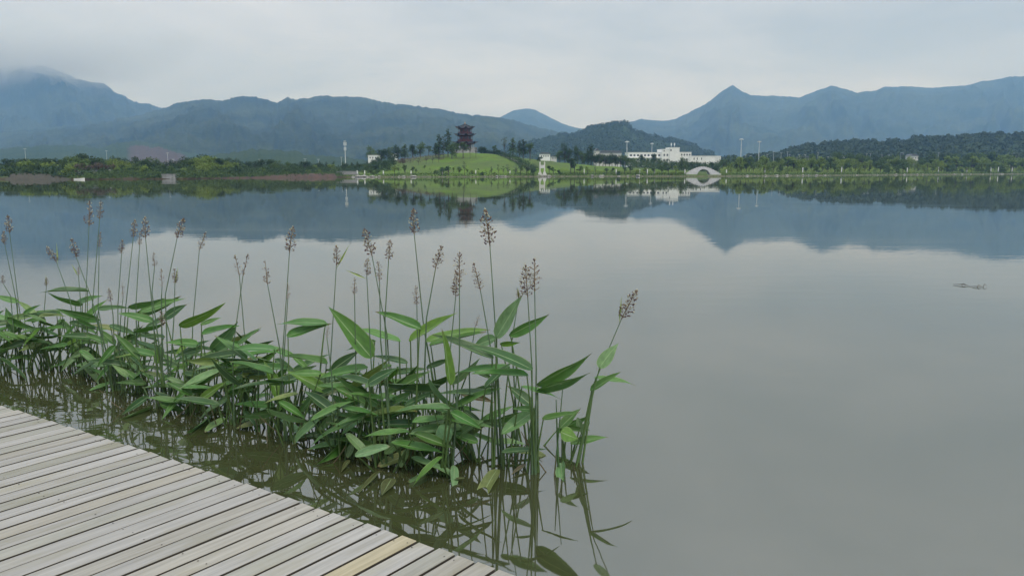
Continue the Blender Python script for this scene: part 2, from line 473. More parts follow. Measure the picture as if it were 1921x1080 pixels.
# ------------------------------------------------------------------ mountains
def mountain(name, label, ridge, Yr, Yf, mat, seed, spur=.2, du=2.5, rows=64, rough=1.0, bare=None):
    uu = np.arange(ridge[0][0], ridge[-1][0] + 1, du, dtype=float)
    vr = np.interp(uu, [p[0] for p in ridge], [p[1] for p in ridge])
    zr = CAM_H + (HY - vr) / K * Yr
    zr = zr + (fbm(uu * .07, uu * 0 + seed, 4, seed) - .5) * 14 * rough * Yr / 3000 + (vnoise(uu * .4, uu * 0, seed + 9) - .5) * 6.0 * rough * Yr / 3000
    ts = np.concatenate([np.linspace(0, 1, rows), [1.04, 1.12, 1.3]])
    U, T = np.meshgrid(uu, ts, indexing='ij')
    Z = np.repeat(zr[:, None], len(ts), 1)
    Yy = Yf + (Yr - Yf) * T
    prof = np.where(T <= 1, np.clip(T, 0, 1) ** 1.15, 1 - (T - 1) * 2.2)
    wob = (fbm(U * .010, T * 2.2, 4, seed + 3) - .5) * 190
    g = fbm((U + wob) * .011, T * 1.9, 6, seed + 5, True) - .55
    env = np.clip(T, 0, 1) * np.clip(1 - T, 0, 1) * 4
    Zz = Z * prof + Z * g * spur * env ** .8 + (fbm(U * .09, T * 30, 3, seed + 8) - .5) * Z * .06 * env ** .3
    Zz = np.where(T == 0, -3, Zz)
    X = (U - 960.5) / K * Yy
    V = np.stack([X, Yy, Zz], -1).reshape(-1, 3)
    me = grid_mesh(name, V, len(uu), len(ts), mat)
    if bare is not None:
        vc = me.color_attributes.new('bare', 'FLOAT_COLOR', 'POINT')
        b = bare(U, T, g).reshape(-1)
        vc.data.foreach_set('color', np.stack([b, b, b, b * 0 + 1], -1).reshape(-1).astype(np.float32))
    o = link(name, me)
    tag(o, label, 'mountain' if Yr > 1400 else 'hill', kind='structure')
    return o, (uu, zr, Yr, Yf)
mountain('mountain_range', 'highest blue mountain range at far left with its peak lost in cloud',
    [(-700, 150), (-300, 128), (-120, 135), (0, 132), (60, 128), (100, 130), (130, 140), (170, 157), (210, 162), (225, 175), (245, 184), (262, 194), (290, 200), (312, 207), (350, 222), (420, 245), (520, 285)],
    4000, 2500, M['mount'], 11, .42, rough=.8)
mountain('mountain_range', 'long rounded blue forested range left of and behind the pagoda',
    [(-300, 262), (0, 250), (150, 236), (250, 222), (312, 207), (335, 197), (380, 190), (425, 191), (470, 183), (500, 189), (525, 197), (545, 187), (562, 190), (600, 185), (640, 184), (690, 187), (720, 194),
     (780, 202), (830, 208), (860, 215), (900, 219), (940, 222), (970, 229), (1010, 240), (1050, 249), (1100, 258), (1180, 272), (1300, 300)],
    2900, 1300, M['mount'], 23, .42, rough=.7)
mountain('mountain_range', 'pale dome-shaped hill far off right of the pagoda',
    [(860, 262), (915, 236), (945, 219), (965, 209), (985, 206), (1005, 209), (1030, 222), (1050, 232), (1075, 240), (1110, 246), (1170, 254), (1260, 275)],
    5000, 3200, M['mount'], 31, .15, rough=.3)
mountain('mountain_range', 'pale blue range with a sharp pointed peak on the right',
    [(1090, 280), (1140, 246), (1180, 230), (1200, 226), (1240, 229), (1262, 226), (1290, 213), (1320, 198), (1345, 178), (1367, 164), (1385, 174), (1402, 183), (1440, 183), (1475, 185), (1492, 187), (1520, 176),
     (1550, 165), (1580, 172), (1600, 178), (1630, 175), (1650, 167), (1700, 167), (1740, 169), (1800, 164), (1850, 154), (1888, 148), (1921, 151), (2000, 160), (2200, 140), (2700, 170)],
    4500, 2400, M['mount'], 41, .38, rough=.35)
_, MID = mountain('hill', 'dark wooded cone-shaped hill behind the white building',
    [(920, 285), (980, 270), (1030, 259), (1060, 253), (1090, 245), (1110, 236), (1145, 230), (1168, 232), (1185, 243), (1200, 250), (1230, 257), (1260, 262), (1300, 275), (1360, 296)],
    1500, 950, M['mount_near'], 51, .15, 3, 24, 1.5)
_, RIGHT = mountain('hill', 'long low dark green wooded hill on the right',
    [(1330, 302), (1400, 296), (1440, 292), (1470, 284), (1510, 274), (1560, 268), (1600, 267), (1650, 265), (1700, 262), (1760, 258), (1830, 254), (1870, 253), (1921, 254), (2100, 243), (2400, 250), (2700, 270)],
    820, 520, M['mount_near'], 61, .12, 4, 24, 1.5)
def bare_patch(U, T, g):
    a = np.clip(1 - ((U - 296) / 58) ** 4, 0, 1) * np.clip((0.86 - T) * 8, 0, 1)
    return np.clip(a * 1.6 * (.75 + g), 0, .9)
mountain('hill', 'low blue-green hill at far left with a bare reddish earth slope',
    [(-500, 285), (-100, 284), (0, 281), (60, 276), (130, 272), (190, 279), (225, 270), (262, 265), (300, 270), (350, 285), (390, 294), (430, 299)],
    1500, 1000, M['mount_near'], 71, .1, 3, 24, 1.2, bare_patch)
mountain('hill', 'low rounded green hill behind the left shore thicket near the lattice mast',
    [(370, 300), (420, 287), (470, 280), (500, 281), (540, 285), (600, 291), (680, 298), (760, 306)], 1000, 650, M['mount_near'], 81, .1, 3, 20, 1.2)

# woods on the two nearer hills: a mass nobody could count
def wood(name, label, H, n, size, seed, cards, tmin=0.05):
    uu, zr, Yr, Yf = H
    rng = np.random.default_rng(seed)
    u = rng.uniform(uu[0] + 20, uu[-1] - 20, n); t = rng.uniform(tmin, 1.0, n) ** .8
    z = np.interp(u, uu, zr) * t ** 1.15; Y = Yf + (Yr - Yf) * t
    C = np.stack([(u - 960.5) / K * Y, Y, z], -1)
    sc = size * rng.uniform(.45, 1.45, n)
    C = np.repeat(C, cards, 0); sc = np.repeat(sc, cards)
    d = rng.normal(size=(len(C), 3)); d /= np.linalg.norm(d, axis=1)[:, None]; d[:, 2] = np.abs(d[:, 2]) * 1.1 - .15
    P = C + d * sc[:, None] * rng.uniform(.5, 1, len(C))[:, None] * np.array([1, 1, .95]) + np.array([0, 0, .25]) * size
    nr = d + rng.normal(size=d.shape) * .5; nr /= np.linalg.norm(nr, axis=1)[:, None]
    a = np.cross(nr, rng.normal(size=d.shape)); a /= np.linalg.norm(a, axis=1)[:, None]; b = np.cross(nr, a)
    s = (sc * rng.uniform(.28, .5, len(C)))[:, None]
    V = np.stack([P + a * s, P + b * s * .8, P - a * s, P - b * s * .8], 1).reshape(-1, 3)
    Fc = np.arange(len(V)).reshape(-1, 4).tolist()
    tag(link(name, mesh(name, V, Fc, (M['wood_far'],))), label, 'woodland', kind='stuff')
wood('hillside_wood', 'dense dark green wood covering the long low hill on the right', RIGHT, 7000, 2.6, 5, 12)
wood('hillside_wood', 'dark wood covering the cone-shaped hill behind the white building', MID, 7000, 3.1, 6, 8)

# ------------------------------------------------------------------ trees
def crown_mesh(name, mat, clumps, per, leaf, seed, flat=1.0):
    rng = np.random.default_rng(seed)
    Vs = []
    for (cx, cy, cz, r) in clumps:
        n = max(6, int(per * r * r)) if per > 0 else 20
        d = rng.normal(size=(n, 3)); d /= np.linalg.norm(d, axis=1)[:, None]
        rad = r * rng.uniform(.45, 1.08, n)[:, None]
        P = np.array([cx, cy, cz]) + d * rad * np.array([1, 1, flat])
        nr = d * .7 + rng.normal(size=(n, 3)) * .6; nr /= np.linalg.norm(nr, axis=1)[:, None]
        a = np.cross(nr, rng.normal(size=(n, 3))); a /= np.linalg.norm(a, axis=1)[:, None]; b = np.cross(nr, a)
        s = (leaf * rng.uniform(.6, 1.3, n))[:, None]
        Vs.append(np.stack([P + a * s, P + b * s * .6, P - a * s, P - b * s * .6], 1).reshape(-1, 3))
    V = np.concatenate(Vs)
    return mesh(name, V, np.arange(len(V)).reshape(-1, 4).tolist(), (mat,))
def limbs(mb, h0, clumps, r0, rnd):
    for (cx, cy, cz, r) in clumps:
        z0 = min(cz * .8, rnd.uniform(.35, .7) * max(h0, .3))
        p0 = Vector((0, 0, z0)); p2 = Vector((cx, cy, cz))
        mb.tube(bezier(p0, (p0 + p2) / 2 + Vector((0, 0, .04)), p2, 2), [r0 * .5, r0 * .35, r0 * .12], 4)
def tree_proto(kind, seed):                             # unit height 1
    rnd = random.Random(seed); cl = []
    if kind == 'round':                                 # broad crown almost to the ground
        for i in range(15):
            a, rr, z = rnd.uniform(0, 6.28), rnd.uniform(.05, .36), rnd.uniform(.28, .86)
            k = 1 - max(0, (z - .55)) * 1.4
            cl.append((math.cos(a) * rr * k, math.sin(a) * rr * k, z, rnd.uniform(.11, .19)))
        per, leaf, tr, th = 2600, .034, .03, .8
    elif kind == 'bush':
        for i in range(12):
            a, rr, z = rnd.uniform(0, 6.28), rnd.uniform(.05, .5), rnd.uniform(.2, .75)
            k = 1 - max(0, (z - .45)) * 1.3
            cl.append((math.cos(a) * rr * k, math.sin(a) * rr * k, z, rnd.uniform(.16, .26)))
        per, leaf, tr, th = 1500, .05, .03, .6
    elif kind == 'young':                               # bare stem, small open crown
        for i in range(8):
            a, rr, z = rnd.uniform(0, 6.28), rnd.uniform(.02, .2), rnd.uniform(.5, .92)
            k = 1 - max(0, (z - .68)) * 2
            cl.append((math.cos(a) * rr * k, math.sin(a) * rr * k, z, rnd.uniform(.07, .13)))
        per, leaf, tr, th = 3200, .04, .018, .9
    elif kind == 'tall':                                # slim, feathery, spire-like
        for i in range(16):
            z = .28 + .68 * i / 15
            a, rr = rnd.uniform(0, 6.28), rnd.uniform(.02, .15) * (1.15 - z)
            cl.append((math.cos(a) * rr, math.sin(a) * rr, z, (.12 * (1.2 - z) + .022) * rnd.uniform(.7, 1.15)))
        per, leaf, tr, th = 3800, .028, .014, .97
    elif kind == 'sparse':                              # thin, nearly bare sapling with scattered leaves
        for i in range(9):
            a, rr, z = rnd.uniform(0, 6.28), rnd.uniform(.03, .16), rnd.uniform(.42, .97)
            cl.append((math.cos(a) * rr, math.sin(a) * rr, z, rnd.uniform(.05, .09)))
        per, leaf, tr, th = 2600, .026, .012, .97
    mb = MB()
    mb.tube([(0, 0, -.04), (rnd.uniform(-.01, .01), rnd.uniform(-.01, .01), th * .4), (rnd.uniform(-.02, .02), rnd.uniform(-.02, .02), th)], [tr, tr * .75, tr * .2], 5)
    limbs(mb, th * .8, cl, tr, rnd)
    trunk = mesh('trunk', mb.v, mb.f, (M['bark'],))
    return trunk, cl, (per, leaf, seed)
PROTO = {}
for kind, nvar in (('round', 5), ('bush', 4), ('young', 4), ('tall', 4), ('sparse', 3)):
    for i in range(nvar):
        trunk, cl, (per, leaf, sd_) = tree_proto(kind, 100 + i * 7 + len(kind))
        PROTO[kind, i] = (trunk, {mn: crown_mesh('crown', M[mn], cl, per, leaf, sd_ + 3) for mn in
            {'round': ('tree_dark', 'tree_mid', 'tree_lite'), 'bush': ('tree_dark', 'tree_mid', 'tree_lite', 'dry'), 'young': ('tree_mid', 'tree_lite', 'tree_dark'),
             'tall': ('tree_dark', 'tree_grey', 'tree_mid'), 'sparse': ('tree_grey', 'dry', 'tree_mid')}[kind]})
NV = {'round': 5, 'bush': 4, 'young': 4, 'tall': 4, 'sparse': 3}
ZONES = {}
def plant_tree(u, Y, height, kind, mat, zone, width=1.0, z=None):
    g = ground_z(u, Y) if z is None else z
    trunk, crowns = PROTO[kind, random.randrange(NV[kind])]
    shrub = kind == 'bush'
    e = empty('shrub' if shrub else 'tree', (X_of(u, Y), Y, g - .05), random.uniform(0, 6.28))
    s = height * width * random.uniform(.92, 1.08) * {'round': 1.3, 'bush': 1.25, 'young': 1.25, 'tall': 1.25, 'sparse': 1.1}[kind]
    e.scale = (s, s, height)
    a = link('trunk', trunk, e); b = link('crown', crowns[mat], e)
    look = {'tree_dark': 'dark green', 'tree_mid': 'green', 'tree_lite': 'yellow-green', 'tree_grey': 'grey-green', 'dry': 'dry brown'}[mat]
    form = {'round': 'round-crowned tree', 'bush': 'bushy shrub', 'young': 'young tree', 'tall': 'feathery tree', 'sparse': 'sparse sapling'}[kind]
    ZONES.setdefault(zone, {}).setdefault((look, form), []).append((u, e))
    return e
def px_tree(u, vt, vb, kind, mat, zone, width=1.0, Y=None):
    Y = Y or Y_at(u, vb)
    g = ground_z(u, Y)
    return plant_tree(u, Y, max(.8, z_of(vt, Y) - g), kind, mat, zone, width)

# hilltop and slope, picked out one by one
zt = 'on the hilltop left of the pagoda'
for u, vt, vb, k, m, w in [(697, 273, 304, 'round', 'tree_mid', .8), (717, 279, 302, 'round', 'tree_dark', 1), (730, 274, 299, 'round', 'tree_mid', .8), (747, 271, 296, 'round', 'tree_dark', .9),
        (760, 269, 297, 'tall', 'tree_mid', 1.5), (775, 271, 294, 'round', 'tree_dark', .9), (789, 265, 292, 'round', 'tree_mid', .8), (805, 274, 289, 'young', 'tree_mid', 1.3),
        (824, 251, 298, 'tall', 'tree_dark', 1.25), (818, 268, 297, 'tall', 'tree_grey', 1.3), (833, 255, 296, 'sparse', 'tree_grey', .8), (841, 241, 294, 'tall', 'tree_dark', 1.1),
        (848, 266, 298, 'round', 'tree_mid', .7), (856, 268, 296, 'young', 'tree_mid', 1.2)]:
    px_tree(u, vt, vb, k, m, zt, w)
px_tree(869, 262, 297, 'young', 'tree_mid', 'standing in front of the pagoda', 1.2)
px_tree(882, 270, 298, 'sparse', 'tree_grey', 'standing in front of the pagoda', .8)
px_tree(893, 276, 296, 'sparse', 'tree_grey', 'standing in front of the pagoda', 1.2)
zt = 'on the ridge right of the pagoda'
for u, vt, vb, k, m, w in [(902, 273, 286, 'bush', 'tree_dark', .8), (910, 274, 286, 'bush', 'tree_dark', .8), (927, 272, 286, 'young', 'tree_mid', 1.4), (935, 279, 288, 'bush', 'tree_dark', .8),
        (946, 256, 288, 'sparse', 'tree_grey', .9), (962, 258, 290, 'tall', 'tree_mid', 1.4), (975, 264, 296, 'tall', 'tree_grey', 1.5), (982, 261, 298, 'tall', 'tree_dark', 1.3), (994, 269, 302, 'young', 'tree_mid', 1.2),
        (1013, 294, 309, 'young', 'tree_dark', 1.5)]:
    px_tree(u, vt, vb, k, m, zt, w)
zt = 'on the lawn by the waterline below the pagoda'
for u, vt, vb, k, m, w in [(740, 307, 330, 'young', 'tree_lite', 1), (748, 309, 329, 'sparse', 'tree_mid', 1.2), (760, 308, 326, 'young', 'tree_mid', 1.4), (775, 313, 327, 'young', 'tree_mid', 1.5),
        (829, 313, 331, 'young', 'tree_mid', 1.5), (841, 308, 331, 'young', 'tree_mid', 1.4), (861, 312, 331, 'young', 'tree_mid', 1.4), (871, 303, 331, 'sparse', 'tree_grey', 1), (817, 318, 326, 'bush', 'tree_mid', .8),
        (904, 321, 331, 'bush', 'tree_dark', .8), (922, 311, 330, 'sparse', 'tree_grey', 1.3), (935, 309, 330, 'sparse', 'tree_grey', 1.2), (944, 310, 330, 'sparse', 'tree_mid', 1.2), (952, 308, 329, 'sparse', 'tree_grey', 1.2),
        (968, 309, 330, 'sparse', 'tree_mid', 1.4), (977, 309, 329, 'young', 'tree_mid', 1.4), (988, 310, 330, 'young', 'tree_dark', 1.4), (1000, 313, 330, 'bush', 'tree_dark', .7)]:
    px_tree(u, vt, vb, k, m, zt, w)
rl = random.Random(91)
for i in range(20):
    u = 748 + i * 11.5 + rl.uniform(-4, 4); vb = rl.uniform(318, 328)
    k, m = rl.choice([('young', 'tree_lite'), ('bush', 'tree_lite'), ('sparse', 'tree_mid'), ('young', 'tree_mid')])
    px_tree(u, vb - rl.uniform(5, 11), vb, k, m, 'among the scattered plants low on the lawn', 1.1 if k == 'bush' else 1.4)
zt = 'on the mid-slope of the lawn hill'
for u, vt, vb, k, m, w in [(705, 303, 322, 'round', 'tree_dark', 1), (692, 305, 324, 'round', 'tree_mid', 1), (722, 300, 316, 'bush', 'tree_dark', .9), (738, 296, 310, 'bush', 'tree_dark', .8), (755, 295, 307, 'bush', 'dry', .9),
        (770, 296, 308, 'sparse', 'dry', 1.6), (785, 297, 310, 'sparse', 'tree_grey', 1.6), (800, 292, 308, 'sparse', 'dry', 1.6), (812, 291, 307, 'sparse', 'tree_grey', 1.5), (823, 290, 306, 'sparse', 'tree_grey', 1.5), (695, 314, 328, 'bush', 'tree_mid', .8), (707, 315, 328, 'bush', 'tree_mid', .8)]:
    px_tree(u, vt, vb, k, m, zt, w)
zt = 'between the stone gate and the white building'
for u, vt, vb, k, m, w in [(1030, 311, 327, 'young', 'tree_dark', 1.5), (1038, 313, 328, 'young', 'tree_mid', 1.4), (1049, 317, 328, 'bush', 'tree_dark', .8), (1049, 282, 303, 'round', 'tree_mid', .8), (1059, 267, 304, 'round', 'tree_dark', .55), (1066, 280, 305, 'round', 'tree_dark', .6),
        (1071, 297, 327, 'young', 'tree_dark', 1.2), (1078, 299, 327, 'young', 'tree_mid', 1.1), (1083, 272, 305, 'round', 'tree_dark', .6), (1096, 287, 306, 'round', 'tree_dark', .8), (1109, 271, 307, 'tall', 'tree_dark', 1.6), (1118, 290, 308, 'round', 'tree_mid', .8),
        (1131, 284, 310, 'round', 'tree_mid', .7), (1143, 290, 311, 'round', 'tree_dark', .8), (1158, 293, 312, 'round', 'tree_mid', .9), (1170, 294, 313, 'round', 'tree_dark', .8),
        (1088, 311, 327, 'young', 'tree_mid', 1.5), (1102, 312, 327, 'young', 'tree_lite', 1.5), (1117, 309, 328, 'sparse', 'tree_mid', 1.5), (1138, 313, 328, 'young', 'tree_mid', 1.6), (1150, 315, 328, 'young', 'tree_dark', 1.6), (1160, 320, 329, 'bush', 'tree_dark', .8), (1172, 313, 328, 'young', 'tree_mid', 1.6)]:
    px_tree(u, vt, vb, k, m, zt, w)
for u, vt, w in [(1092, 284, .7), (1103, 282, .7), (1114, 287, .8), (1124, 288, .8), (1136, 290, .8), (1148, 286, .75), (1154, 291, .8), (1164, 289, .8), (1173, 290, .8)]:
    px_tree(u, vt, 308, 'round', 'tree_dark' if u % 3 else 'tree_mid', zt, w, 324)
for u, vt in [(700, 297), (709, 293), (736, 291)]: px_tree(u, vt, 305, 'bush', 'tree_dark', 'before the white house on the hill', .8, 314)
zt = 'in front of the white building'
for u, vt, vb, k, m, w in [(1179, 291, 312, 'round', 'tree_dark', .7), (1190, 296, 314, 'round', 'tree_mid', .8), (1203, 290, 314, 'round', 'tree_dark', .7), (1214, 297, 315, 'round', 'tree_mid', .8), (1226, 288, 316, 'round', 'tree_dark', .6), (1238, 300, 317, 'round', 'tree_mid', .9),
        (1250, 303, 318, 'bush', 'tree_mid', .9), (1262, 301, 318, 'round', 'tree_dark', .9), (1279, 294, 320, 'round', 'tree_mid', .75), (1287, 297, 319, 'round', 'tree_mid', .7), (1298, 299, 320, 'round', 'tree_dark', .8), (1310, 303, 321, 'bush', 'tree_dark', .9), (1322, 304, 321, 'bush', 'tree_mid', .9), (1335, 304, 322, 'round', 'tree_dark', .9), (1346, 306, 322, 'bush', 'tree_mid', .9),
        (1182, 311, 328, 'young', 'tree_dark', 1.7), (1196, 316, 328, 'bush', 'tree_lite', .7), (1213, 312, 327, 'young', 'tree_lite', 1.7), (1228, 312, 328, 'young', 'tree_mid', 1.6), (1242, 311, 328, 'young', 'tree_mid', 1.8), (1254, 313, 328, 'young', 'tree_mid', 1.6), (1268, 311, 328, 'young', 'tree_lite', 1.8), (1260, 322, 330, 'bush', 'tree_lite', .9), (1277, 321, 330, 'bush', 'tree_lite', .9), (1284, 309, 327, 'young', 'tree_mid', 1.6)]:
    px_tree(u, vt, vb, k, m, zt, w)
# right shore belt: three rows of planted trees
rs = random.Random(3)
segs = [(1350, 1450, 'right of the arch bridge'), (1450, 1580, 'right of the twin masts'), (1580, 1715, 'below the mid right hill'), (1715, 1840, 'below the high right hill'), (1840, 1965, 'at the far right end')]
def seg(u): return next((s[2] for s in segs if s[0] <= u < s[1]), segs[-1][2])
for row, (d0, hv, step, kinds, word) in enumerate([(75, 289, 9, [('round', 'tree_dark'), ('round', 'tree_mid'), ('round', 'tree_mid'), ('tall', 'tree_mid')], 'back row'), (34, 297, 8, [('round', 'tree_lite'), ('round', 'tree_mid'), ('young', 'tree_lite'), ('round', 'tree_lite')], 'middle row'),
        (8, 308, 9, [('young', 'tree_lite'), ('young', 'tree_mid'), ('bush', 'tree_lite'), ('bush', 'tree_mid'), ('sparse', 'tree_mid')], 'waterside row')]):
    u = 1356 + row * 4
    while u < 1955:
        uu = u + rs.uniform(-3, 3); Y = Y_shore(uu) + d0 + rs.uniform(-7, 9) * (1 if row < 2 else .6)
        k, m = rs.choice(kinds)
        vt = hv + rs.uniform(-5, 7) - (4 if uu > 1820 and row < 2 else 0) + (3 if uu < 1480 and row == 0 else 0)
        plant_tree(uu, Y, max(1.2, z_of(vt, Y) - ground_z(uu, Y)), k, m, word + ' ' + seg(uu), {'round': .85, 'tall': 1.3, 'young': 1.5, 'bush': .75, 'sparse': 1.4}[k])
        u += step * rs.uniform(.75, 1.3)
# left shore thicket
TOP = [(-80, 300), (0, 299), (40, 293), (60, 289), (85, 291), (110, 298), (140, 286), (170, 288), (205, 290), (235, 293), (255, 291), (275, 292), (300, 300), (330, 297), (355, 291), (395, 286), (420, 291), (450, 298), (480, 300), (510, 297), (560, 301), (600, 300), (645, 303)]
lsegs = [(-90, 130, 'by the earth mound'), (130, 235, 'by the rowing boat'), (235, 335, 'by the concrete sluice'), (335, 470, 'right of the concrete sluice'), (470, 560, 'at mid left bank'), (560, 720, 'above the red bank')]
def lseg(u): return next((s[2] for s in lsegs if s[0] <= u < s[1]), lsegs[-1][2])
for row, (d0, dv, step, mats, word) in enumerate([(40, 0, 15, ['tree_dark', 'tree_dark', 'tree_mid'], 'back row'), (20, 7, 15, ['tree_mid', 'tree_dark', 'tree_mid', 'tree_lite'], 'middle row'), (7, 16, 13, ['tree_dark', 'tree_mid', 'tree_mid', 'tree_lite'], 'waterside row')]):
    u = -75 + row * 6
    while u < (700 if row == 0 else 640):
        uu = u + rs.uniform(-4, 4); Y = Y_shore(uu) + d0 + rs.uniform(-4, 5)
        if row == 2 and (140 < uu < 212): u += step; continue
        vt = interp(TOP, uu) + dv + rs.uniform(-1.5, 4)
        if uu > 540: vt = max(vt, [301, 307, 313][row])
        kind = 'bush' if row == 2 or rs.random() < .2 else 'round'
        if row == 0 and uu > 610: kind = 'tall'
        m = rs.choice(mats)
        if row == 1 and 212 < uu < 242 or row == 2 and 370 < uu < 405: m = 'tree_lite'
        if kind == 'tall': m = 'tree_dark'
        plant_tree(uu, Y, max(1.5, z_of(vt, Y) - ground_z(uu, Y)), kind, m, word + ' ' + lseg(uu), {'round': 1.15, 'bush': 1.05, 'tall': 1.4}[kind])
        u += step * rs.uniform(.8, 1.25)
for u, vt in [(146, 306), (156, 304), (166, 308), (186, 303), (196, 306), (206, 305)]:
    Y = Y_shore(u) + 9
    plant_tree(u, Y, z_of(vt, Y) - ground_z(u, Y), 'bush' if u % 4 == 2 else 'sparse', 'dry', 'in the dry scrub behind the rowing boat', .9 if u % 4 == 2 else 1.8)
for u in range(648, 690, 7):
    Y = Y_shore(u) + 40 + rs.uniform(-4, 4)
    plant_tree(u, Y, z_of(306 + rs.uniform(-2, 3), Y) - ground_z(u, Y), 'round', rs.choice(['tree_dark', 'tree_mid']), 'above the grey retaining wall', 1)
for zone, kinds in ZONES.items():
    for (look, form), L in kinds.items():
        L.sort(key=lambda a: a[0])
        for i, (u, e) in enumerate(L):
            pos = '' if len(L) == 1 else (', ' + ('leftmost' if i == 0 else 'rightmost' if i == len(L) - 1 else ordinal(i) + ' from left'))
            row = 'in the ' + zone if ' row ' in zone else zone
            tag(e, f'{look} {form}{pos} {row}', 'shrub' if 'shrub' in form else 'tree', ('shrubs ' if 'shrub' in form else 'trees ') + row)

# hedge-lined stair running down the lawn hill
hedge_px = [(912, 286), (925, 288), (940, 292), (955, 297), (970, 304), (985, 312), (1002, 322)]
def stair_pt(k):
    u = np.interp(k, np.linspace(0, 1, 7), [p[0] for p in hedge_px]); v = np.interp(k, np.linspace(0, 1, 7), [p[1] for p in hedge_px])
    Y = Y_at(u, v); return Vector((X_of(u, Y), Y, ground_z(u, Y)))
sp_pts = [stair_pt(i / 24) for i in range(25)]
steps = empty('stone_stair', sp_pts[0]); tag(steps, 'pale stone stair running down the lawn hill between dark hedges', 'stairs')
step_me = MB(); step_me.box((0, 0, 0), (1.1, 1.2, .5)); step_me = mesh('step', step_me.v, step_me.f, (M['stone'],))
for a, b in zip(sp_pts, sp_pts[1:]):
    st = link('step', step_me, steps, (a + b) / 2 - sp_pts[0] + Vector((0, 0, -.05)))
    st.rotation_euler = (0, 0, math.atan2(b.y - a.y, b.x - a.x) + math.pi / 2)
for side, word in ((-1.35, 'left of'), (1.35, 'right of')):
    cl = []
    rnd = random.Random(5 + int(side))
    for i in range(48):
        p = sp_pts[min(24, i // 2)] - sp_pts[0] if i % 2 == 0 else (sp_pts[min(24, i // 2)] + sp_pts[min(24, i // 2 + 1)]) / 2 - sp_pts[0]
        cl.append((p.x + side + rnd.uniform(-.3, .3), p.y, p.z + rnd.uniform(.4, .9), rnd.uniform(.7, 1.15)))
    h = empty('hedge', sp_pts[0]); tag(h, f'dark clipped hedge along the hill stair, on the side {word} the steps', 'hedge', 'hedges beside the hill stair')
    link('foliage', crown_mesh('foliage', M['tree_dark'], cl, 70, .16, 9), h)
    mb = MB()
    for c in cl[::4]: mb.tube([(c[0], c[1], c[2] - 1.3), (c[0], c[1], c[2])], [.06, .03], 4)
    mb.build('stems', M['bark'], h)

# ------------------------------------------------------------------ pagoda on the hill
YP = 327.0
PX = YP / K
pz = z_of(283.5, YP)
pag = empty('pagoda', (X_of(873, YP), YP, pz), R(9)); tag(pag, 'three-storey dark red timber pagoda with upturned roofs on the green hilltop', 'pagoda')
mb = MB(); mb.ring([(5.0, -2.5), (5.0, .75)], 8); mb.ring([(4.4, .75), (4.4, 1.1)], 8); pl = mb.build('platform', M['stone'], pag)
mb = MB()
for k in range(8):
    for q in range(5):
        a0, a1 = 2 * math.pi * k / 8, 2 * math.pi * (k + 1) / 8; s_ = q / 5
        x = 4.8 * (math.cos(a0) * (1 - s_) + math.cos(a1) * s_); y = 4.8 * (math.sin(a0) * (1 - s_) + math.sin(a1) * s_)
        mb.box((x, y, 1.15), (.16, .16, .8), a0)
    mb.tube([(4.8 * math.cos(a0), 4.8 * math.sin(a0), 1.5), (4.8 * math.cos(a1), 4.8 * math.sin(a1), 1.5)], .06, 4)
mb.build('balustrade', M['stone'], pl)
def roof(r_eave, r_top, z_e, rise, lift):
    mb = MB(); n = 32
    prof = []
    for i in range(8):
        s_ = i / 7; prof.append((r_eave + (r_top - r_eave) * s_, z_e + rise * s_ ** 1.5))
    def corner(i, k, r, z):
        c = abs(((k % 4) / 4) - .5) * 2                # 1 at a corner, 0 mid-side
        e = (1 - i / 7) ** 2
        flat = math.cos(math.pi / 8) / math.cos((k % 4) / 4 * math.pi / 4 - math.pi / 8)
        return r * flat * (1 + .10 * c ** 4 * e), z + lift * c ** 3 * e
    mb.ring(prof, n, 0, 0, (0, 0), corner)
    b = len(mb.v)
    return mb
zs = [(1.1, 2.7, 3.3), (3.9, 2.45, 2.6), (6.7, 2.25, 2.3)]
top_z = [2.9, 6.2, 8.9]
eaves = [4.75, 4.1, 3.7]
walls = [2.55, 2.45, 2.3]
floors = [(1.1, 3.3), (4.05, 6.5), (6.95, 9.35)]
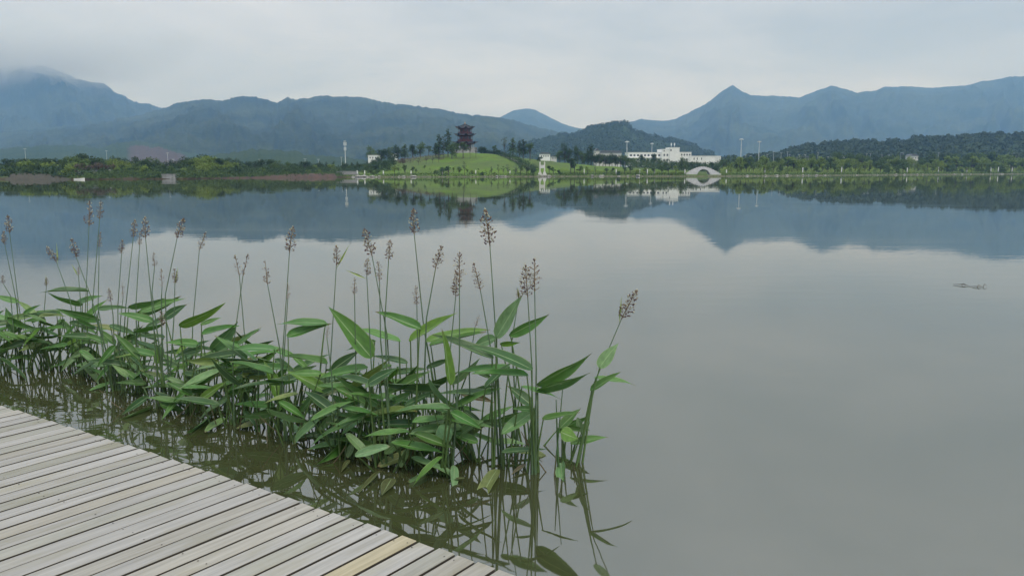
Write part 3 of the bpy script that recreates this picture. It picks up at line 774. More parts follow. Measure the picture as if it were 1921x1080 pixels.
for i in range(3):
    z0, z1 = floors[i]
    st = empty('storey', (0, 0, 0)); st.parent = pag
    mb = MB(); mb.ring([(walls[i], z0), (walls[i], z1 + .3)], 8, 0, R(22.5)); mb.build('wall', M['red'], st)
    for k in range(8):
        a = 2 * math.pi * k / 8
        mb = MB(); rr = walls[i] + (.95 if i == 0 else .45)
        mb.tube([(rr * math.cos(a), rr * math.sin(a), z0), (rr * math.cos(a), rr * math.sin(a), z1 + .1)], .13 if i == 0 else .09, 6)
        mb.build('column', M['red'] if i else M['pale_stone'], st)
        mb = MB(); am = a + math.pi / 8
        mb.box((walls[i] * .925 * math.cos(am + math.pi / 8), walls[i] * .925 * math.sin(am + math.pi / 8), (z0 + z1) / 2), (.06, .9, 1.1), am + math.pi / 8)
        mb.build('lattice_window', M['darkroof'], st)
    if i:
        mb = MB()
        for k in range(8):
            a0, a1 = 2 * math.pi * k / 8, 2 * math.pi * (k + 1) / 8; rr = walls[i] + .6
            for zz in (z0 + .25, z0 + .65): mb.tube([(rr * math.cos(a0), rr * math.sin(a0), zz), (rr * math.cos(a1), rr * math.sin(a1), zz)], .05, 4)
            for q in range(6):
                s_ = q / 6
                x = rr * (math.cos(a0) * (1 - s_) + math.cos(a1) * s_); y = rr * (math.sin(a0) * (1 - s_) + math.sin(a1) * s_)
                mb.tube([(x, y, z0), (x, y, z0 + .7)], .035, 4)
        mb.ring([(rr, z0 - .25), (rr, z0)], 8)
        mb.build('railing', M['red'], st)
    e, rt = eaves[i], (walls[i] * .95 if i < 2 else .18)
    rm = roof(e, rt, z1 - .25, .95 if i < 2 else 1.75, .75).build('roof', M['darkroof'], pag)
    for k in range(8):
        a = 2 * math.pi * k / 8; mb = MB()
        pts = [Vector(((e * 1.13 + (rt - e * 1.13) * s_) * math.cos(a), (e * 1.13 + (rt - e * 1.13) * s_) * math.sin(a), z1 - .25 + (.95 if i < 2 else 1.75) * s_ ** 1.5 + .8 * (1 - s_) ** 2 + .06)) for s_ in [q / 6 for q in range(7)]]
        mb.tube(pts, .09, 5); mb.build('hip_ridge', M['darkroof'], rm)
    mb = MB(); mb.ring([(e * .62, z1 - .75), (e * .86, z1 - .3)], 8); mb.build('bracket_band', M['red'], pag)
mb = MB(); mb.ring([(.3, 10.8), (.34, 11.0), (.12, 11.2), (.2, 11.4), (.05, 11.7), (.02, 12.1)], 8); mb.build('finial', M['gold'], pag)

# ------------------------------------------------------------------ buildings
def building(name, label, Y, blocks, wins, mat, base_z=1.0, roof=None, cat='building'):
    s = Y / K
    uc = (min(b[0] for b in blocks) + max(b[1] for b in blocks)) / 2
    o = empty(name, (X_of(uc, Y), Y, base_z)); tag(o, label, cat)
    for (u0, u1, vt, dep, off) in blocks:
        zt = z_of(vt, Y) - base_z; w = (u1 - u0) * s; x = ((u0 + u1) / 2 - uc) * s
        mb = MB(); mb.box((x, off + dep / 2, zt / 2), (w, dep, zt)); wl_ = mb.build('wall', mat, o)
        mb = MB()
        if roof and roof[0] == 'gable':
            mb.prism([(x - w / 2 - .4, zt), (x + w / 2 + .4, zt), (x + w / 2 - 1.2, zt + roof[1]), (x - w / 2 + 1.2, zt + roof[1])], off - .4, off + dep + .4)
            mb.build('roof', M['slate'], o)
        else:
            mb.box((x, off + dep / 2, zt + .06), (w + .3, dep + .3, .22)); mb.build('parapet', mat, wl_)
    fr = MB(); fr.box((0, 0, 0), (1, .12, 1)); fr = mesh('window', fr.v, fr.f, (M['frame'],))
    pn = MB(); pn.box((0, -.07, 0), (.86, .04, .88)); pn = mesh('pane', pn.v, pn.f, (M['glass'],))
    for (u, v, wpx, hpx, off) in wins:
        w = link('window', fr, o, ((u - uc) * s, off - .02, z_of(v, Y) - base_z)); w.scale = (wpx * s, 1, hpx * s)
        link('pane', pn, w)
    return o
wins = []
for i in range(9):
    u = 1183 + i * 6.6
    for v in (291.5, 300): wins.append((u, v, 3.9 if i % 3 else 4.6, 3.6, 0))
for u in (1244.5, 1250.2, 1256.3):
    for v in (291, 300.3): wins.append((u, v, 2.6, 4, -1.2))
wins += [(1244, 283.6, 2.2, 2, -1.2), (1256.5, 282, 2.2, 3.6, -1.6)]
wins += [(u, v, 2.6, 3.2, 0) for u in (1278, 1283, 1288, 1293) for v in (290.5, 299)]
wins += [(u, 298, 1.7, 4, -.4) for u in (1301, 1307, 1315)] + [(u, v, 1.0, 1.6, -.4) for u in (1342, 1345, 1348) for v in (297, 301, 305)]
big = building('white_building', 'large white flat-roofed building with a taller centre block behind the arch bridge', 400,
    [(1178, 1240, 286.5, 12, 0), (1240, 1254.2, 280.5, 13.5, -1.2), (1254.2, 1272.5, 277.4, 11, -1.6), (1272.5, 1296, 286, 12, 0), (1292, 1351, 293.2, 10, -.4)], wins, M['white'])
s4 = 400 / K
for du in (1261, 1267):
    mb = MB(); x = (du - 1264.5) * s4; zt = z_of(277.4, 400) - 1
    mb.tube([(x, 4, zt), (x, 4, zt + 2.4)], .07, 6); mb.tube([(x, 4, zt + 1.2), (x, 4, zt + 2.5)], .3, 8)
    mb.build('roof_antenna', M['mast'], big)
mb = MB(); mb.box(((1209 - 1264.5) * s4, -.6, z_of(296, 400) - 1), (62 * s4, 1.2, .18)); mb.build('ledge', M['white'], big)
building('apartment_block', 'pale apartment block with grey sloping roof behind trees left of the white building', 470,
    [(1116, 1124, 283, 9, 0), (1124.4, 1166, 287, 10, .5)], [(1118.5, 290, 2.2, 2.4, 0), (1121.8, 290, 2.2, 2.4, 0)] + [(1128 + i * 5.5, v, 2.6, 2.6, .5) for i in range(7) for v in (292, 299)], M['offwhite'], 1.0, ('gable', 1.4))
building('house', 'small white house with grey roof beyond the lawn slope, left of the tall dark tree', 480, [(1012, 1032, 289, 8, 0)], [(1016 + i * 4, 293, 2, 2.4, 0) for i in range(4)], M['white'], 1.0, ('gable', 1.0), 'house')
building('house', 'low pale house right of the small white house, beyond the lawn slope', 500, [(1033.5, 1044, 294, 7, 0)], [(1036 + i * 3, 297, 1.6, 2, 0) for i in range(3)], M['offwhite'], 1.0, ('gable', .8), 'house')
building('house', 'white house half hidden by trees at the left end of the hill', 322, [(691, 710, 292, 6, 0)], [(695 + i * 5, 296, 2, 2.6, 0) for i in range(3)], M['white'], 3.0, None, 'house')
building('house', 'tiny white hut among trees on the left of the hilltop', 335, [(733, 743, 289.5, 5, 0)], [(737, 292, 1.6, 1.8, 0)], M['white'], 4.0, None, 'hut')
for i, (u0, u1, vt, lab) in enumerate([(1499, 1521, 297, 'long low grey-roofed house at the foot of the right hill, by the twin poles'), (1566, 1583, 294.5, 'white-gabled house in trees below the right hill'), (1707, 1721, 292.5, 'pale house with arched roof in trees at the middle of the right hill'), (1896, 1911, 291, 'pale house among trees at the far right')]):
    building('house', lab, 520 if i else 500, [(u0, u1, vt, 7, 0)], [(u0 + 4 + k * 5, vt + 4, 2, 2.2, 0) for k in range(int((u1 - u0 - 4) / 5) + 1)], M['offwhite'], 3.0, ('gable', 1.2), 'house')

# ------------------------------------------------------------------ arch bridge
YB = Y_shore(1320) + 2.0
s = YB / K
br = empty('arch_bridge', (X_of(1320, YB), YB, 0)); tag(br, 'grey stone humpback arch bridge with one round opening at the waterside', 'bridge')
def deck_z(x):
    q = abs(x) / (32.5 * s); return .35 + (z_of(313.8, YB) - .6) * (1 - q ** 1.5)
n = 28; half = 32.5 * s; ra = 12.3 * s; cz = .15
xs = [-half + 2 * half * i / n for i in range(n + 1)]
arc = [(-ra * math.cos(math.pi * i / 14), cz + ra * 1.02 * math.sin(math.pi * i / 14)) for i in range(15)]
mb = MB()
for x0, x1 in zip(xs, xs[1:]):
    def lo(x): return cz + math.sqrt(max(0, ra * ra - x * x)) if abs(x) < ra else -.6
    mb.prism([(x0, lo(x0)), (x1, lo(x1)), (x1, deck_z(x1)), (x0, deck_z(x0))], 0, 3.2)
mb.build('arch_body', M['bridge'], br)
mb = MB()
for i in range(14):
    a0, a1 = math.pi * (i + .06) / 14, math.pi * (i + .94) / 14
    mb.prism([(-ra * math.cos(a0), cz + ra * math.sin(a0)), (-ra * math.cos(a1), cz + ra * math.sin(a1)), (-(ra + .4) * math.cos(a1), cz + (ra + .4) * math.sin(a1)), (-(ra + .4) * math.cos(a0), cz + (ra + .4) * math.sin(a0))], -.07, .2)
mb.build('arch_ring', M['bridge'], br)
for y in (-.02, 3.02):
    mb = MB()
    for x0, x1 in zip(xs, xs[1:]): mb.prism([(x0, deck_z(x0) + .02), (x1, deck_z(x1) + .02), (x1, deck_z(x1) + .42), (x0, deck_z(x0) + .42)], y, y + .14)
    pr = mb.build('parapet', M['bridge'], br)
    for x in xs[::2]:
        mb = MB(); mb.box((x, y + .07, deck_z(x) + .26), (.16, .18, .52)); mb.ring([(.09, deck_z(x) + .52), (.04, deck_z(x) + .6)], 6, 0, 0, (x, y + .07)); mb.build('parapet_post', M['bridge'], pr)

# ------------------------------------------------------------------ memorial gate
YG = Y_at(1017, 330)
s = YG / K
g = empty('stone_gate', (X_of(1017.3, YG), YG, ground_z(1017, YG))); tag(g, 'white stone memorial gate with two posts and crossbeams at the waterside', 'gate')
H = z_of(306, YG) - g.location.z
for x in (-4.3 * s, 4.3 * s):
    mb = MB(); mb.box((x, 0, H * .5), (.36, .36, H)); mb.ring([(.28, H), (.12, H + .2), (.16, H + .3), (.02, H + .45)], 6, 0, 0, (x, 0)); p = mb.build('post', M['pale_stone'], g)
    mb = MB(); mb.prism([(x - .75, 0), (x + .75, 0), (x + .3, H * .3), (x - .3, H * .3)], -.3, .3); mb.build('drum_base', M['pale_stone'], p)
for zz in (H * .62, H * .80):
    mb = MB(); mb.box((0, 0, zz), (9.6 * s, .24, .3)); mb.build('crossbeam', M['pale_stone'], g)
mb = MB(); mb.box((0, 0, H * .71), (7.2 * s, .12, .5)); mb.build('name_tablet', M['pale_stone'], g)

# ------------------------------------------------------------------ masts, poles, bollards
def mast(u, vt, Y, r, label, name='light_mast', head='ring', group=None, lattice=False):
    gz = min(ground_z(u, Y), 3.0)
    o = empty(name, (X_of(u, Y), Y, gz)); tag(o, label, 'mast' if r > .09 else 'pole', group)
    h = z_of(vt, Y) - gz
    mb = MB(); mb.tube([(0, 0, -.3), (0, 0, h * .5), (0, 0, h)], [r, r * .8, r * .55], 8); mb.build('pole', M['mast'], o)
    mb = MB()
    if head == 'ring':
        mb.ring([(r * 2.2, h - .35), (r * 3.2, h - .2), (r * 3.2, h + .15), (r * 1.2, h + .35)], 8)
        for k in range(6): mb.box((r * 4 * math.cos(k * 1.047), r * 4 * math.sin(k * 1.047), h - .1), (.3, .3, .35), k * 1.047)
        mb.build('lamp_head', M['mast'], o)
    elif head == 'panel':
        for k in range(6): mb.box((r * 3 * math.cos(k * 1.047), r * 3 * math.sin(k * 1.047), h - 1.6), (.12, .22, 1.9), k * 1.047); mb.box((r * 2.2 * math.cos(k * 1.047), r * 2.2 * math.sin(k * 1.047), h - 4.2), (.12, .22, 1.7), k * 1.047)
        mb.ring([(r * 3, h - .12), (r * 3, h)], 10)
        mb.build('antenna_panels', M['mast'], o)
    else:
        mb.box((0, 0, h), (.8, .1, .07)); mb.box((-.4, 0, h - .04), (.3, .18, .1)); mb.box((.4, 0, h - .04), (.3, .18, .1))
        mb.build('lamp_arm', M['mast'], o)
    return o
mast(648.5, 264, 420, .26, 'tall white telecom mast with antenna panels left of the hill', 'telecom_mast', 'panel')
mast(1175.3, 266, 415, .24, 'white high mast light just left of the white building')
mast(1222, 269.5, 440, .2, 'thin pale mast rising behind the white building roof')
mast(1388.7, 261.5, 400, .24, 'left and taller of the twin light masts right of the bridge')
mast(1422.3, 266, 410, .2, 'right and thinner of the twin light masts right of the bridge')
pl_ = [(50, 279, 330), (202, 283, 380), (316, 287, 330), (326, 299, 330), (488, 299, 300), (573, 298, 330), (598, 299, 330), (641, 295, 380), (1398, 291, 420), (1407, 292, 420), (1438, 290, 430), (1450, 285, 430), (1464, 287, 430), (1476, 285, 430), (1480, 290, 430), (1498, 290, 430), (1509, 290, 430), (1533, 286, 430), (1552, 294, 430), (1624, 288, 440), (1631, 288, 440), (1653, 291, 440), (1666, 291, 440), (1688, 287, 440), (1692, 287, 440), (1759, 287, 440)]
for i, (u, vt, Y) in enumerate(pl_):
    lab = ordinal(i) + (' slim street lamp pole from the left, above the left shore trees' if u < 900 else '')
    if u >= 900: lab = ordinal(i - 8) + ' slim white street lamp pole from the left above the right shore trees'
    mast(u, vt, Y, .085, lab, 'street_lamp', 'arm', 'slim lamp poles beyond the shore trees')
bol = [(670, 320, 327), (684, 320, 327), (719, 320.5, 330), (771, 320.5, 331), (829.5, 321.5, 331), (892.5, 320, 331), (956.7, 321, 330), (1096, 317.5, 328), (1156, 317.5, 328), (1200, 318, 327), (1214.5, 317.5, 328), (1228, 318, 327), (1285, 318, 328), (1363, 318.5, 327), (1435, 315, 325), (1506, 314.5, 324), (1579, 314, 324), (1685, 314, 323), (1702, 315, 323), (1761, 313.5, 322), (1814, 315, 322), (1859, 313, 321), (1873, 313.5, 321), (1899, 313, 321)]
for i, (u, vt, vb) in enumerate(bol):
    Y = Y_shore(u) + (2.2 if u < 1300 else 5.5)
    gz = ground_z(u, Y); h = max(1.2, z_of(vt, Y) - gz)
    o = empty('lamp_column', (X_of(u, Y), Y, gz))
    side = ('left of the stone gate', i) if u < 1000 else ('between the stone gate and the bridge', i - 7) if u < 1300 else ('right of the bridge', i - 13)
    tag(o, f'short white lamp column on the shore, {ordinal(side[1])} from the left {side[0]}', 'lamp column', 'white lamp columns along the shore')
    mb = MB(); mb.box((0, 0, h * .15 - .1), (.32, .32, h * .3 + .2)); mb.build('base', M['stone'], o)
    mb = MB(); mb.box((0, 0, h * .64), (.27, .27, h * .68)); mb.build('lantern', M['white'], o)
    mb = MB(); mb.ring([(.24, h * .98), (.24, h), (.05, h * 1.04)], 4, 0, R(45)); mb.build('cap', M['pale_stone'], o)

# ------------------------------------------------------------------ things on the left bank
Y = Y_shore(315) + .6; s = Y / K
o = empty('concrete_sluice', (X_of(315, Y), Y, 0)); tag(o, 'plain grey concrete sluice box standing in the water at the left bank', 'sluice')
mb = MB(); mb.box((0, 1.2, .25), (25 * s, 2.4, 1.6)); bd = mb.build('chamber', M['concrete'], o)
mb = MB(); mb.box((0, 1.2, 1.12), (26.5 * s, 2.7, .14)); mb.build('slab', M['concrete'], bd)
for x in (-9, -3, 3, 9):
    mb = MB(); mb.box((x * s, -.03, .45), (.2, .07, 1.1)); mb.build('rib', M['concrete'], bd)
Y = Y_shore(148) - 2; s = Y / K
o = empty('rowing_boat', (X_of(147.5, Y), Y, 0), R(12)); o.scale = (.85, .85, .8); tag(o, 'small white rowing boat moored at the left bank', 'boat')
V, Fc = [], []
for i in range(9):
    q = i / 8; x = (q - .5) * 2.6; w = .55 * math.sin(math.pi * min(1, q * .8 + .2)) ** .7 if i < 8 else .02; zt = .34 + .18 * q * q
    for y, z in ((-w, zt), (-w * .75, 0), (0, -.12), (w * .75, 0), (w, zt), (w * .86, zt), (w * .6, .08), (0, .02), (-w * .6, .08), (-w * .86, zt)): V.append((x, y, z))
for i in range(8):
    for k in range(10): Fc.append((i * 10 + k, i * 10 + (k + 1) % 10, (i + 1) * 10 + (k + 1) % 10, (i + 1) * 10 + k))
Fc += [tuple(range(10)), tuple(80 + k for k in reversed(range(10)))]
link('hull', mesh('hull', V, Fc, (M['white'],)), o)
for x in (-.6, .3):
    mb = MB(); mb.box((x, 0, .3), (.22, .8, .04)); mb.build('thwart', M['paint_blue'], o)
Y = Y_shore(175) + 4; s = Y / K; gz = ground_z(175, Y)
o = empty('shed', (X_of(174.5, Y), Y, gz)); tag(o, 'tiny pale blue-grey shed among dry scrub behind the rowing boat', 'shed')
mb = MB(); mb.box((0, .6, .65), (1.0, 1.2, 1.3)); mb.build('wall', M['paint_blue'], o)
mb = MB(); mb.prism([(-.65, 1.25), (.65, 1.4), (.65, 1.5), (-.65, 1.35)], -.1, 1.3); mb.build('roof', M['slate'], o)
mb = MB(); mb.box((.1, -.02, .5), (.45, .06, 1.0)); mb.build('door', M['frame'], o)
for i, (u, vv, hh) in enumerate([(148, 318, 1.0), (206, 320, 1.2), (214, 321, .9)]):
    Y = Y_shore(u) + 6; gz = ground_z(u, Y); o = empty('stone_pillar', (X_of(u, Y), Y, gz))
    tag(o, ['weathered grey pillar left of the tiny shed', 'taller weathered pillar right of the tiny shed', 'short weathered pillar, farthest right of the tiny shed'][i], 'pillar', 'weathered pillars on the left bank')
    mb = MB(); mb.box((0, 0, hh / 2), (.45, .4, hh)); mb.build('shaft', M['concrete'], o)
    mb = MB(); mb.ring([(.34, hh), (.36, hh + .12), (.1, hh + .25)], 4, 0, R(45)); mb.build('cap', M['concrete'], o)
# earth mound
nu, nv = 60, 14
V = []
for i in range(nu):
    u = -5 + 140 * i / (nu - 1)
    for j in range(nv):
        tq = j / (nv - 1); Y = Y_shore(u) - 3 + tq * 13
        hgt = interp([(-5, 0), (10, .4), (22, 1.2), (35, 1.45), (60, 1.3), (85, 1.2), (100, .9), (125, .45), (135, 0)], u)
        z = -.4 + (hgt + .45) * math.sin(min(1, tq * 2.2) * math.pi / 2) + (float(vnoise(np.array([u * .3]), np.array([tq * 7]), 4)[0]) - .5) * .3
        V.append((X_of(u, Y), Y, z if 0 < i < nu - 1 else -.4))
me = grid_mesh('earth_mound', np.array(V), nu, nv, simple('bare_earth', (.058, .048, .028), (.036, .034, .02), .8))
tag(link('earth_mound', me), 'low bare brown earth mound at the water edge far left', 'mound', kind='structure')
nu = 70; V = []
for i in range(nu):
    u = 360 + 272 * i / (nu - 1)
    for j in range(nv):
        tq = j / (nv - 1); Y = Y_shore(u) - 2.0 + tq * 9
        hgt = interp([(360, -.2), (420, .2), (480, .45), (540, .85), (600, 1.0), (628, .95), (632, .2)], u)
        z = -.4 + (hgt + .5) * min(1, tq * 3.0) ** .7 + (float(vnoise(np.array([u * .25]), np.array([tq * 6]), 6)[0]) - .5) * .35
        V.append((X_of(u, Y), Y, z))
me = grid_mesh('earth_bank', np.array(V), nu, nv, simple('red_earth', (.095, .05, .032), (.055, .035, .024), .5))
tag(link('earth_bank', me), 'bare reddish-brown earth bank below the left shore thicket', 'bank', kind='structure')
# retaining wall with coping blocks
Y = Y_shore(650) + 2.5; s = Y / K
o = empty('retaining_wall', (X_of(651, Y), Y, 0)); tag(o, 'low grey retaining wall at the foot of the hill by the white mast', 'wall')
mb = MB(); mb.box((0, .4, .75), (40 * s, .8, 1.7)); mb.build('wall_face', M['stone'], o)
for i in range(9):
    mb = MB(); mb.box(((-18 + i * 4.5) * s, .38, 1.7), (4.35 * s, 1.0, .2)); mb.build('coping_stone', M['concrete'], o)
# shore stones: countable pale boulders along the lawn shore
rr = random.Random(12)
def rock_mesh(seed):
    bm = bmesh.new(); bmesh.ops.create_icosphere(bm, subdivisions=2, radius=1); rn = random.Random(seed)
    for v in bm.verts: v.co *= rn.uniform(.72, 1.12); v.co.z *= .62
    me = bpy.data.meshes.new('boulder'); bm.to_mesh(me); bm.free(); me.materials.append(M['rock']); return me
rocks = [rock_mesh(i) for i in range(4)]
RK = []
for u0, u1, nrk, zone in [(662, 716, 16, 'left of the lawn hill'), (722, 800, 7, 'below the left part of the lawn'), (905, 960, 9, 'below the right part of the lawn'), (995, 1050, 8, 'by the stone gate'), (1110, 1285, 8, 'left of the bridge'), (1400, 1560, 12, 'right of the bridge'), (1600, 1910, 16, 'on the right shore')]:
    L = sorted(rr.uniform(u0, u1) for _ in range(nrk))
    for i, u in enumerate(L):
        Y = Y_shore(u) + rr.uniform(-.3, 1.2); o = link('boulder', rr.choice(rocks), None, (X_of(u, Y), Y, rr.uniform(.05, .3)))
        sz = rr.uniform(.25, .55) * (1.25 if u < 716 else 1); o.scale = (sz * rr.uniform(1, 1.8), sz, sz); o.rotation_euler = (0, 0, rr.uniform(0, 6))
        tag(o, f'pale shore boulder, {"leftmost" if i == 0 else ordinal(i) + " from the left"} of those {zone}', 'boulder', 'pale boulders along the far shore')
# waterside grass fringe, uncountable
rng = np.random.default_rng(4); n = 9000
u = rng.uniform(640, 1950, n); keep = (u < 1288) | (u > 1352); u = u[keep]
V = []
for uu in u:
    Y = Y_shore(uu) + abs(rng.normal()) * (3 if uu < 1100 else 6) + .3
    z = ground_z(uu, Y); x = X_of(uu, Y); h_ = rng.uniform(.2, .65) * (1 if uu > 1050 else .45); w_ = rng.uniform(.1, .22); a = rng.uniform(0, 3.14)
    V += [(x - w_ * math.cos(a), Y - w_ * math.sin(a), z - .05), (x + w_ * math.cos(a), Y + w_ * math.sin(a), z - .05), (x + rng.normal() * .12, Y, z + h_)]
me = mesh('shore_grass', V, np.arange(len(V)).reshape(-1, 3).tolist(), (M['tree_mid'],))
tag(link('shore_grass', me), 'rough yellow-green grass fringing the far shore', 'grass', kind='stuff')

# undergrowth filling the thickets: a mass of leaves nobody could count
def undergrowth(label, mats, u0, u1, d0, d1, hmax, n, seed, leafsz, avoid=()):
    rng = np.random.default_rng(seed); V = []
    for i in range(n):
        u = rng.uniform(u0, u1)
        if any(a < u < b for a, b in avoid): continue
        d = rng.uniform(d0, d1); Y = Y_shore(u) + d; x, z = X_of(u, Y), ground_z(u, Y)
        hm = hmax * (.45 + .75 * float(vnoise(np.array([x * .35]), np.array([Y * .25]), seed)[0])) * min(1, .45 + d / 10)
        for k in range(7):
            c = Vector((x + rng.normal() * .5, Y + rng.normal() * .4, z + rng.uniform(0, hm)))
            a = Vector(rng.normal(size=3)).normalized(); b = a.orthogonal().normalized(); s_ = leafsz * rng.uniform(.6, 1.3)
            V += [c + a * s_, c + b * s_ * .6, c - a * s_, c - b * s_ * .6]
    me = mesh('undergrowth', V, np.arange(len(V)).reshape(-1, 4).tolist(), (mats,))
    tag(link('undergrowth', me), label, 'undergrowth', kind='stuff')
undergrowth('dense dark undergrowth filling the left shore thicket', M['tree_dark'], -80, 640, .4, 36, 2.3, 4600, 31, .26, ((138, 146), (152, 160)))
undergrowth('tangled green growth hanging over the left waterline', M['tree_mid'], 132, 640, .1, 4.5, 1.7, 1700, 36, .2, ((138, 160), (300, 330)))
undergrowth('thin dry scrub on the left slope of the lawn hill', M['dry'], 742, 835, 36, 76, .7, 260, 37, .14)
undergrowth('low green scrub under the trees of the right shore belt', M['tree_lite'], 1352, 1960, 10, 70, 2.2, 3600, 32, .28)
undergrowth('rough yellow-green scrub along the right shore edge', M['tree_lite'], 1050, 1960, 1.5, 12, .9, 2600, 33, .16, ((1286, 1354),))
undergrowth('dark scrub between the bridge and the white building', M['tree_dark'], 1180, 1400, 30, 110, 3.4, 1500, 34, .3)
undergrowth('dark scrub at the left foot of the lawn hill', M['tree_dark'], 640, 735, 14, 70, 1.9, 700, 35, .24)

# ------------------------------------------------------------------ boardwalk
AZ = math.atan2(1123, K)
dvec = Vector((math.sin(AZ), math.cos(AZ), 0)); nvec = Vector((math.cos(AZ), -math.sin(AZ), 0))
EDGE = [(-12, 1.35), (-9, 1.72), (-7, 1.93), (-5.78, 2.02), (-5.0, 2.08), (-4.4, 2.13), (-3.85, 2.175), (-3.2, 2.213), (-2.6, 2.25), (-1.9, 2.285), (-1.2, 2.31), (0, 2.31), (1.5, 2.24), (4, 2.0)]
bw = empty('boardwalk', (0, 0, 0)); tag(bw, 'weathered grey plank boardwalk curving along the lake edge', 'boardwalk', kind='structure')
PITCHW, PW, PT = .1022, .0878, .05
bm = bmesh.new(); bmesh.ops.create_cube(bm, size=1.0)
for v in bm.verts: v.co = Vector((v.co.x * 4.4 - 2.2, v.co.y * PW, v.co.z * PT - PT / 2))
bmesh.ops.bevel(bm, geom=bm.edges[:], offset=.0025, segments=1, affect='EDGES')
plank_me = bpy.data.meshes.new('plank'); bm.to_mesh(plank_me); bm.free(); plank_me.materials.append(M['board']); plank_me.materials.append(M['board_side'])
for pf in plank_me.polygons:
    if abs(pf.normal.y) > .9: pf.material_index = 1      # sawn long sides, coloured dark to paint shade into the gaps
rp = random.Random(21)
screws = MB()
w = -11.5; i = 0
while w < 4:
    wc = w + PITCHW / 2
    e = interp(EDGE, wc) + rp.uniform(-.006, .006)
    o = link('plank', plank_me, bw)
    jit = rp.uniform(-.0018, .0018)
    p = dvec * e + nvec * (wc + jit)
    o.location = (p.x, p.y, DECK_Z + rp.uniform(-.0025, .0015))
    o.rotation_euler = (0, rp.uniform(-.0006, .0006), math.pi / 2 - AZ + rp.uniform(-.0008, .0008))
    o.scale = (1, rp.uniform(.955, 1.025), 1)
    k = rp.uniform(.90, 1.08); tn = rp.random()
    c = (k, k, k * 1.0)
    if tn < .16: c = (k * .99, k * .97, k * .91)
    elif tn < .3: c = (k * .90, k * .91, k * .85)
    elif tn < .42: c = (k * 1.03, k * 1.03, k * 1.03)
    if abs(wc + 2.26) < .05: c = (1.12, 1.02, .74)          # the newer honey-coloured board
    if abs(wc + 3.7) < .06: c = (.97, .94, .86)
    o.color = (*c, 1)
    for sx in (.05, .62, 1.25, 1.9):
        for sy in (-.028, .028):
            if rp.random() < .55: continue
            q = p - dvec * (sx + rp.uniform(-.012, .012)) + nvec * (sy + rp.uniform(-.006, .006))
            screws.ring([(.0036, DECK_Z + .0003), (.003, DECK_Z + .001)], 6, 0, 0, (q.x, q.y))
    w += PITCHW; i += 1
so = screws.build('screws', M['screw'], bw); so['kind'] = 'stuff'
for sx in (.10, .7, 1.3, 1.95, 2.6, 3.3, 4.0):              # joists under the boards follow the curve
    mb = MB(); pts = []
    for k in range(32):
        wc = -11.4 + 15.2 * k / 31; q = dvec * (interp(EDGE, wc) - sx) + nvec * wc
        pts.append(Vector((q.x, q.y, DECK_Z - PT - .062)))
    for a, b in zip(pts, pts[1:]):
        d_ = b - a; mb.box((a + b) / 2, (d_.length + .01, .06, .12), math.atan2(d_.y, d_.x))
    mb.build('joist', M['beam'], bw)
for wc in np.arange(-10.5, 4, 2.1):
    for sx in (.35, 3.4):
        q = dvec * (interp(EDGE, wc) - sx) + nvec * wc; mb = MB()
        mb.tube([(q.x, q.y, -.8), (q.x, q.y, DECK_Z - PT - .125)], .08, 10); mb.build('support_post', M['beam'], bw)

# ------------------------------------------------------------------ water plants
def leaf_mesh(i, blunt=False):
    rn = random.Random(400 + i); nx, ny = 14, 4
    fold, droop, wave, skew = rn.uniform(.12, .42), rn.uniform(-.02, .16), rn.uniform(.004, .016), rn.uniform(-.05, .05)
    V, UV, Fc = [], [], []
    for a in range(nx + 1):
        tq = a / nx
        wv = (tq + .003) ** .46 * (1 - tq) ** 1.08 * (1 + .1 * math.sin(tq * 3)) / .46
        if blunt: wv = (tq + .003) ** .42 * (1 - tq) ** .55 / .52
        wv = min(wv, 1.0) * .5
        if a == nx: wv = .002
        for b in range(-ny, ny + 1):
            y = b / ny
            z = fold * .25 * abs(y) ** 1.5 * wv * 2 - droop * tq ** 2.2 + wave * math.sin(tq * 9 + (1 if y > 0 else 2.5)) * abs(y) ** 2
            V.append((tq, y * wv + skew * math.sin(tq * 3.14) * .3, z)); UV.append((tq, y))
    m_ = 2 * ny + 1
    for a in range(nx):
        for b in range(2 * ny): Fc.append((a * m_ + b, (a + 1) * m_ + b, (a + 1) * m_ + b + 1, a * m_ + b + 1))
    me = mesh('leaf', V, Fc, (M['leaf'],), None, True)
    uvl = me.uv_layers.new(name='UVMap')
    for lp in me.loops: uvl.data[lp.index].uv = UV[lp.vertex_index]
    return me
LEAF = [leaf_mesh(i) for i in range(9)]
BLUNT = [leaf_mesh(20 + i, True) for i in range(4)]
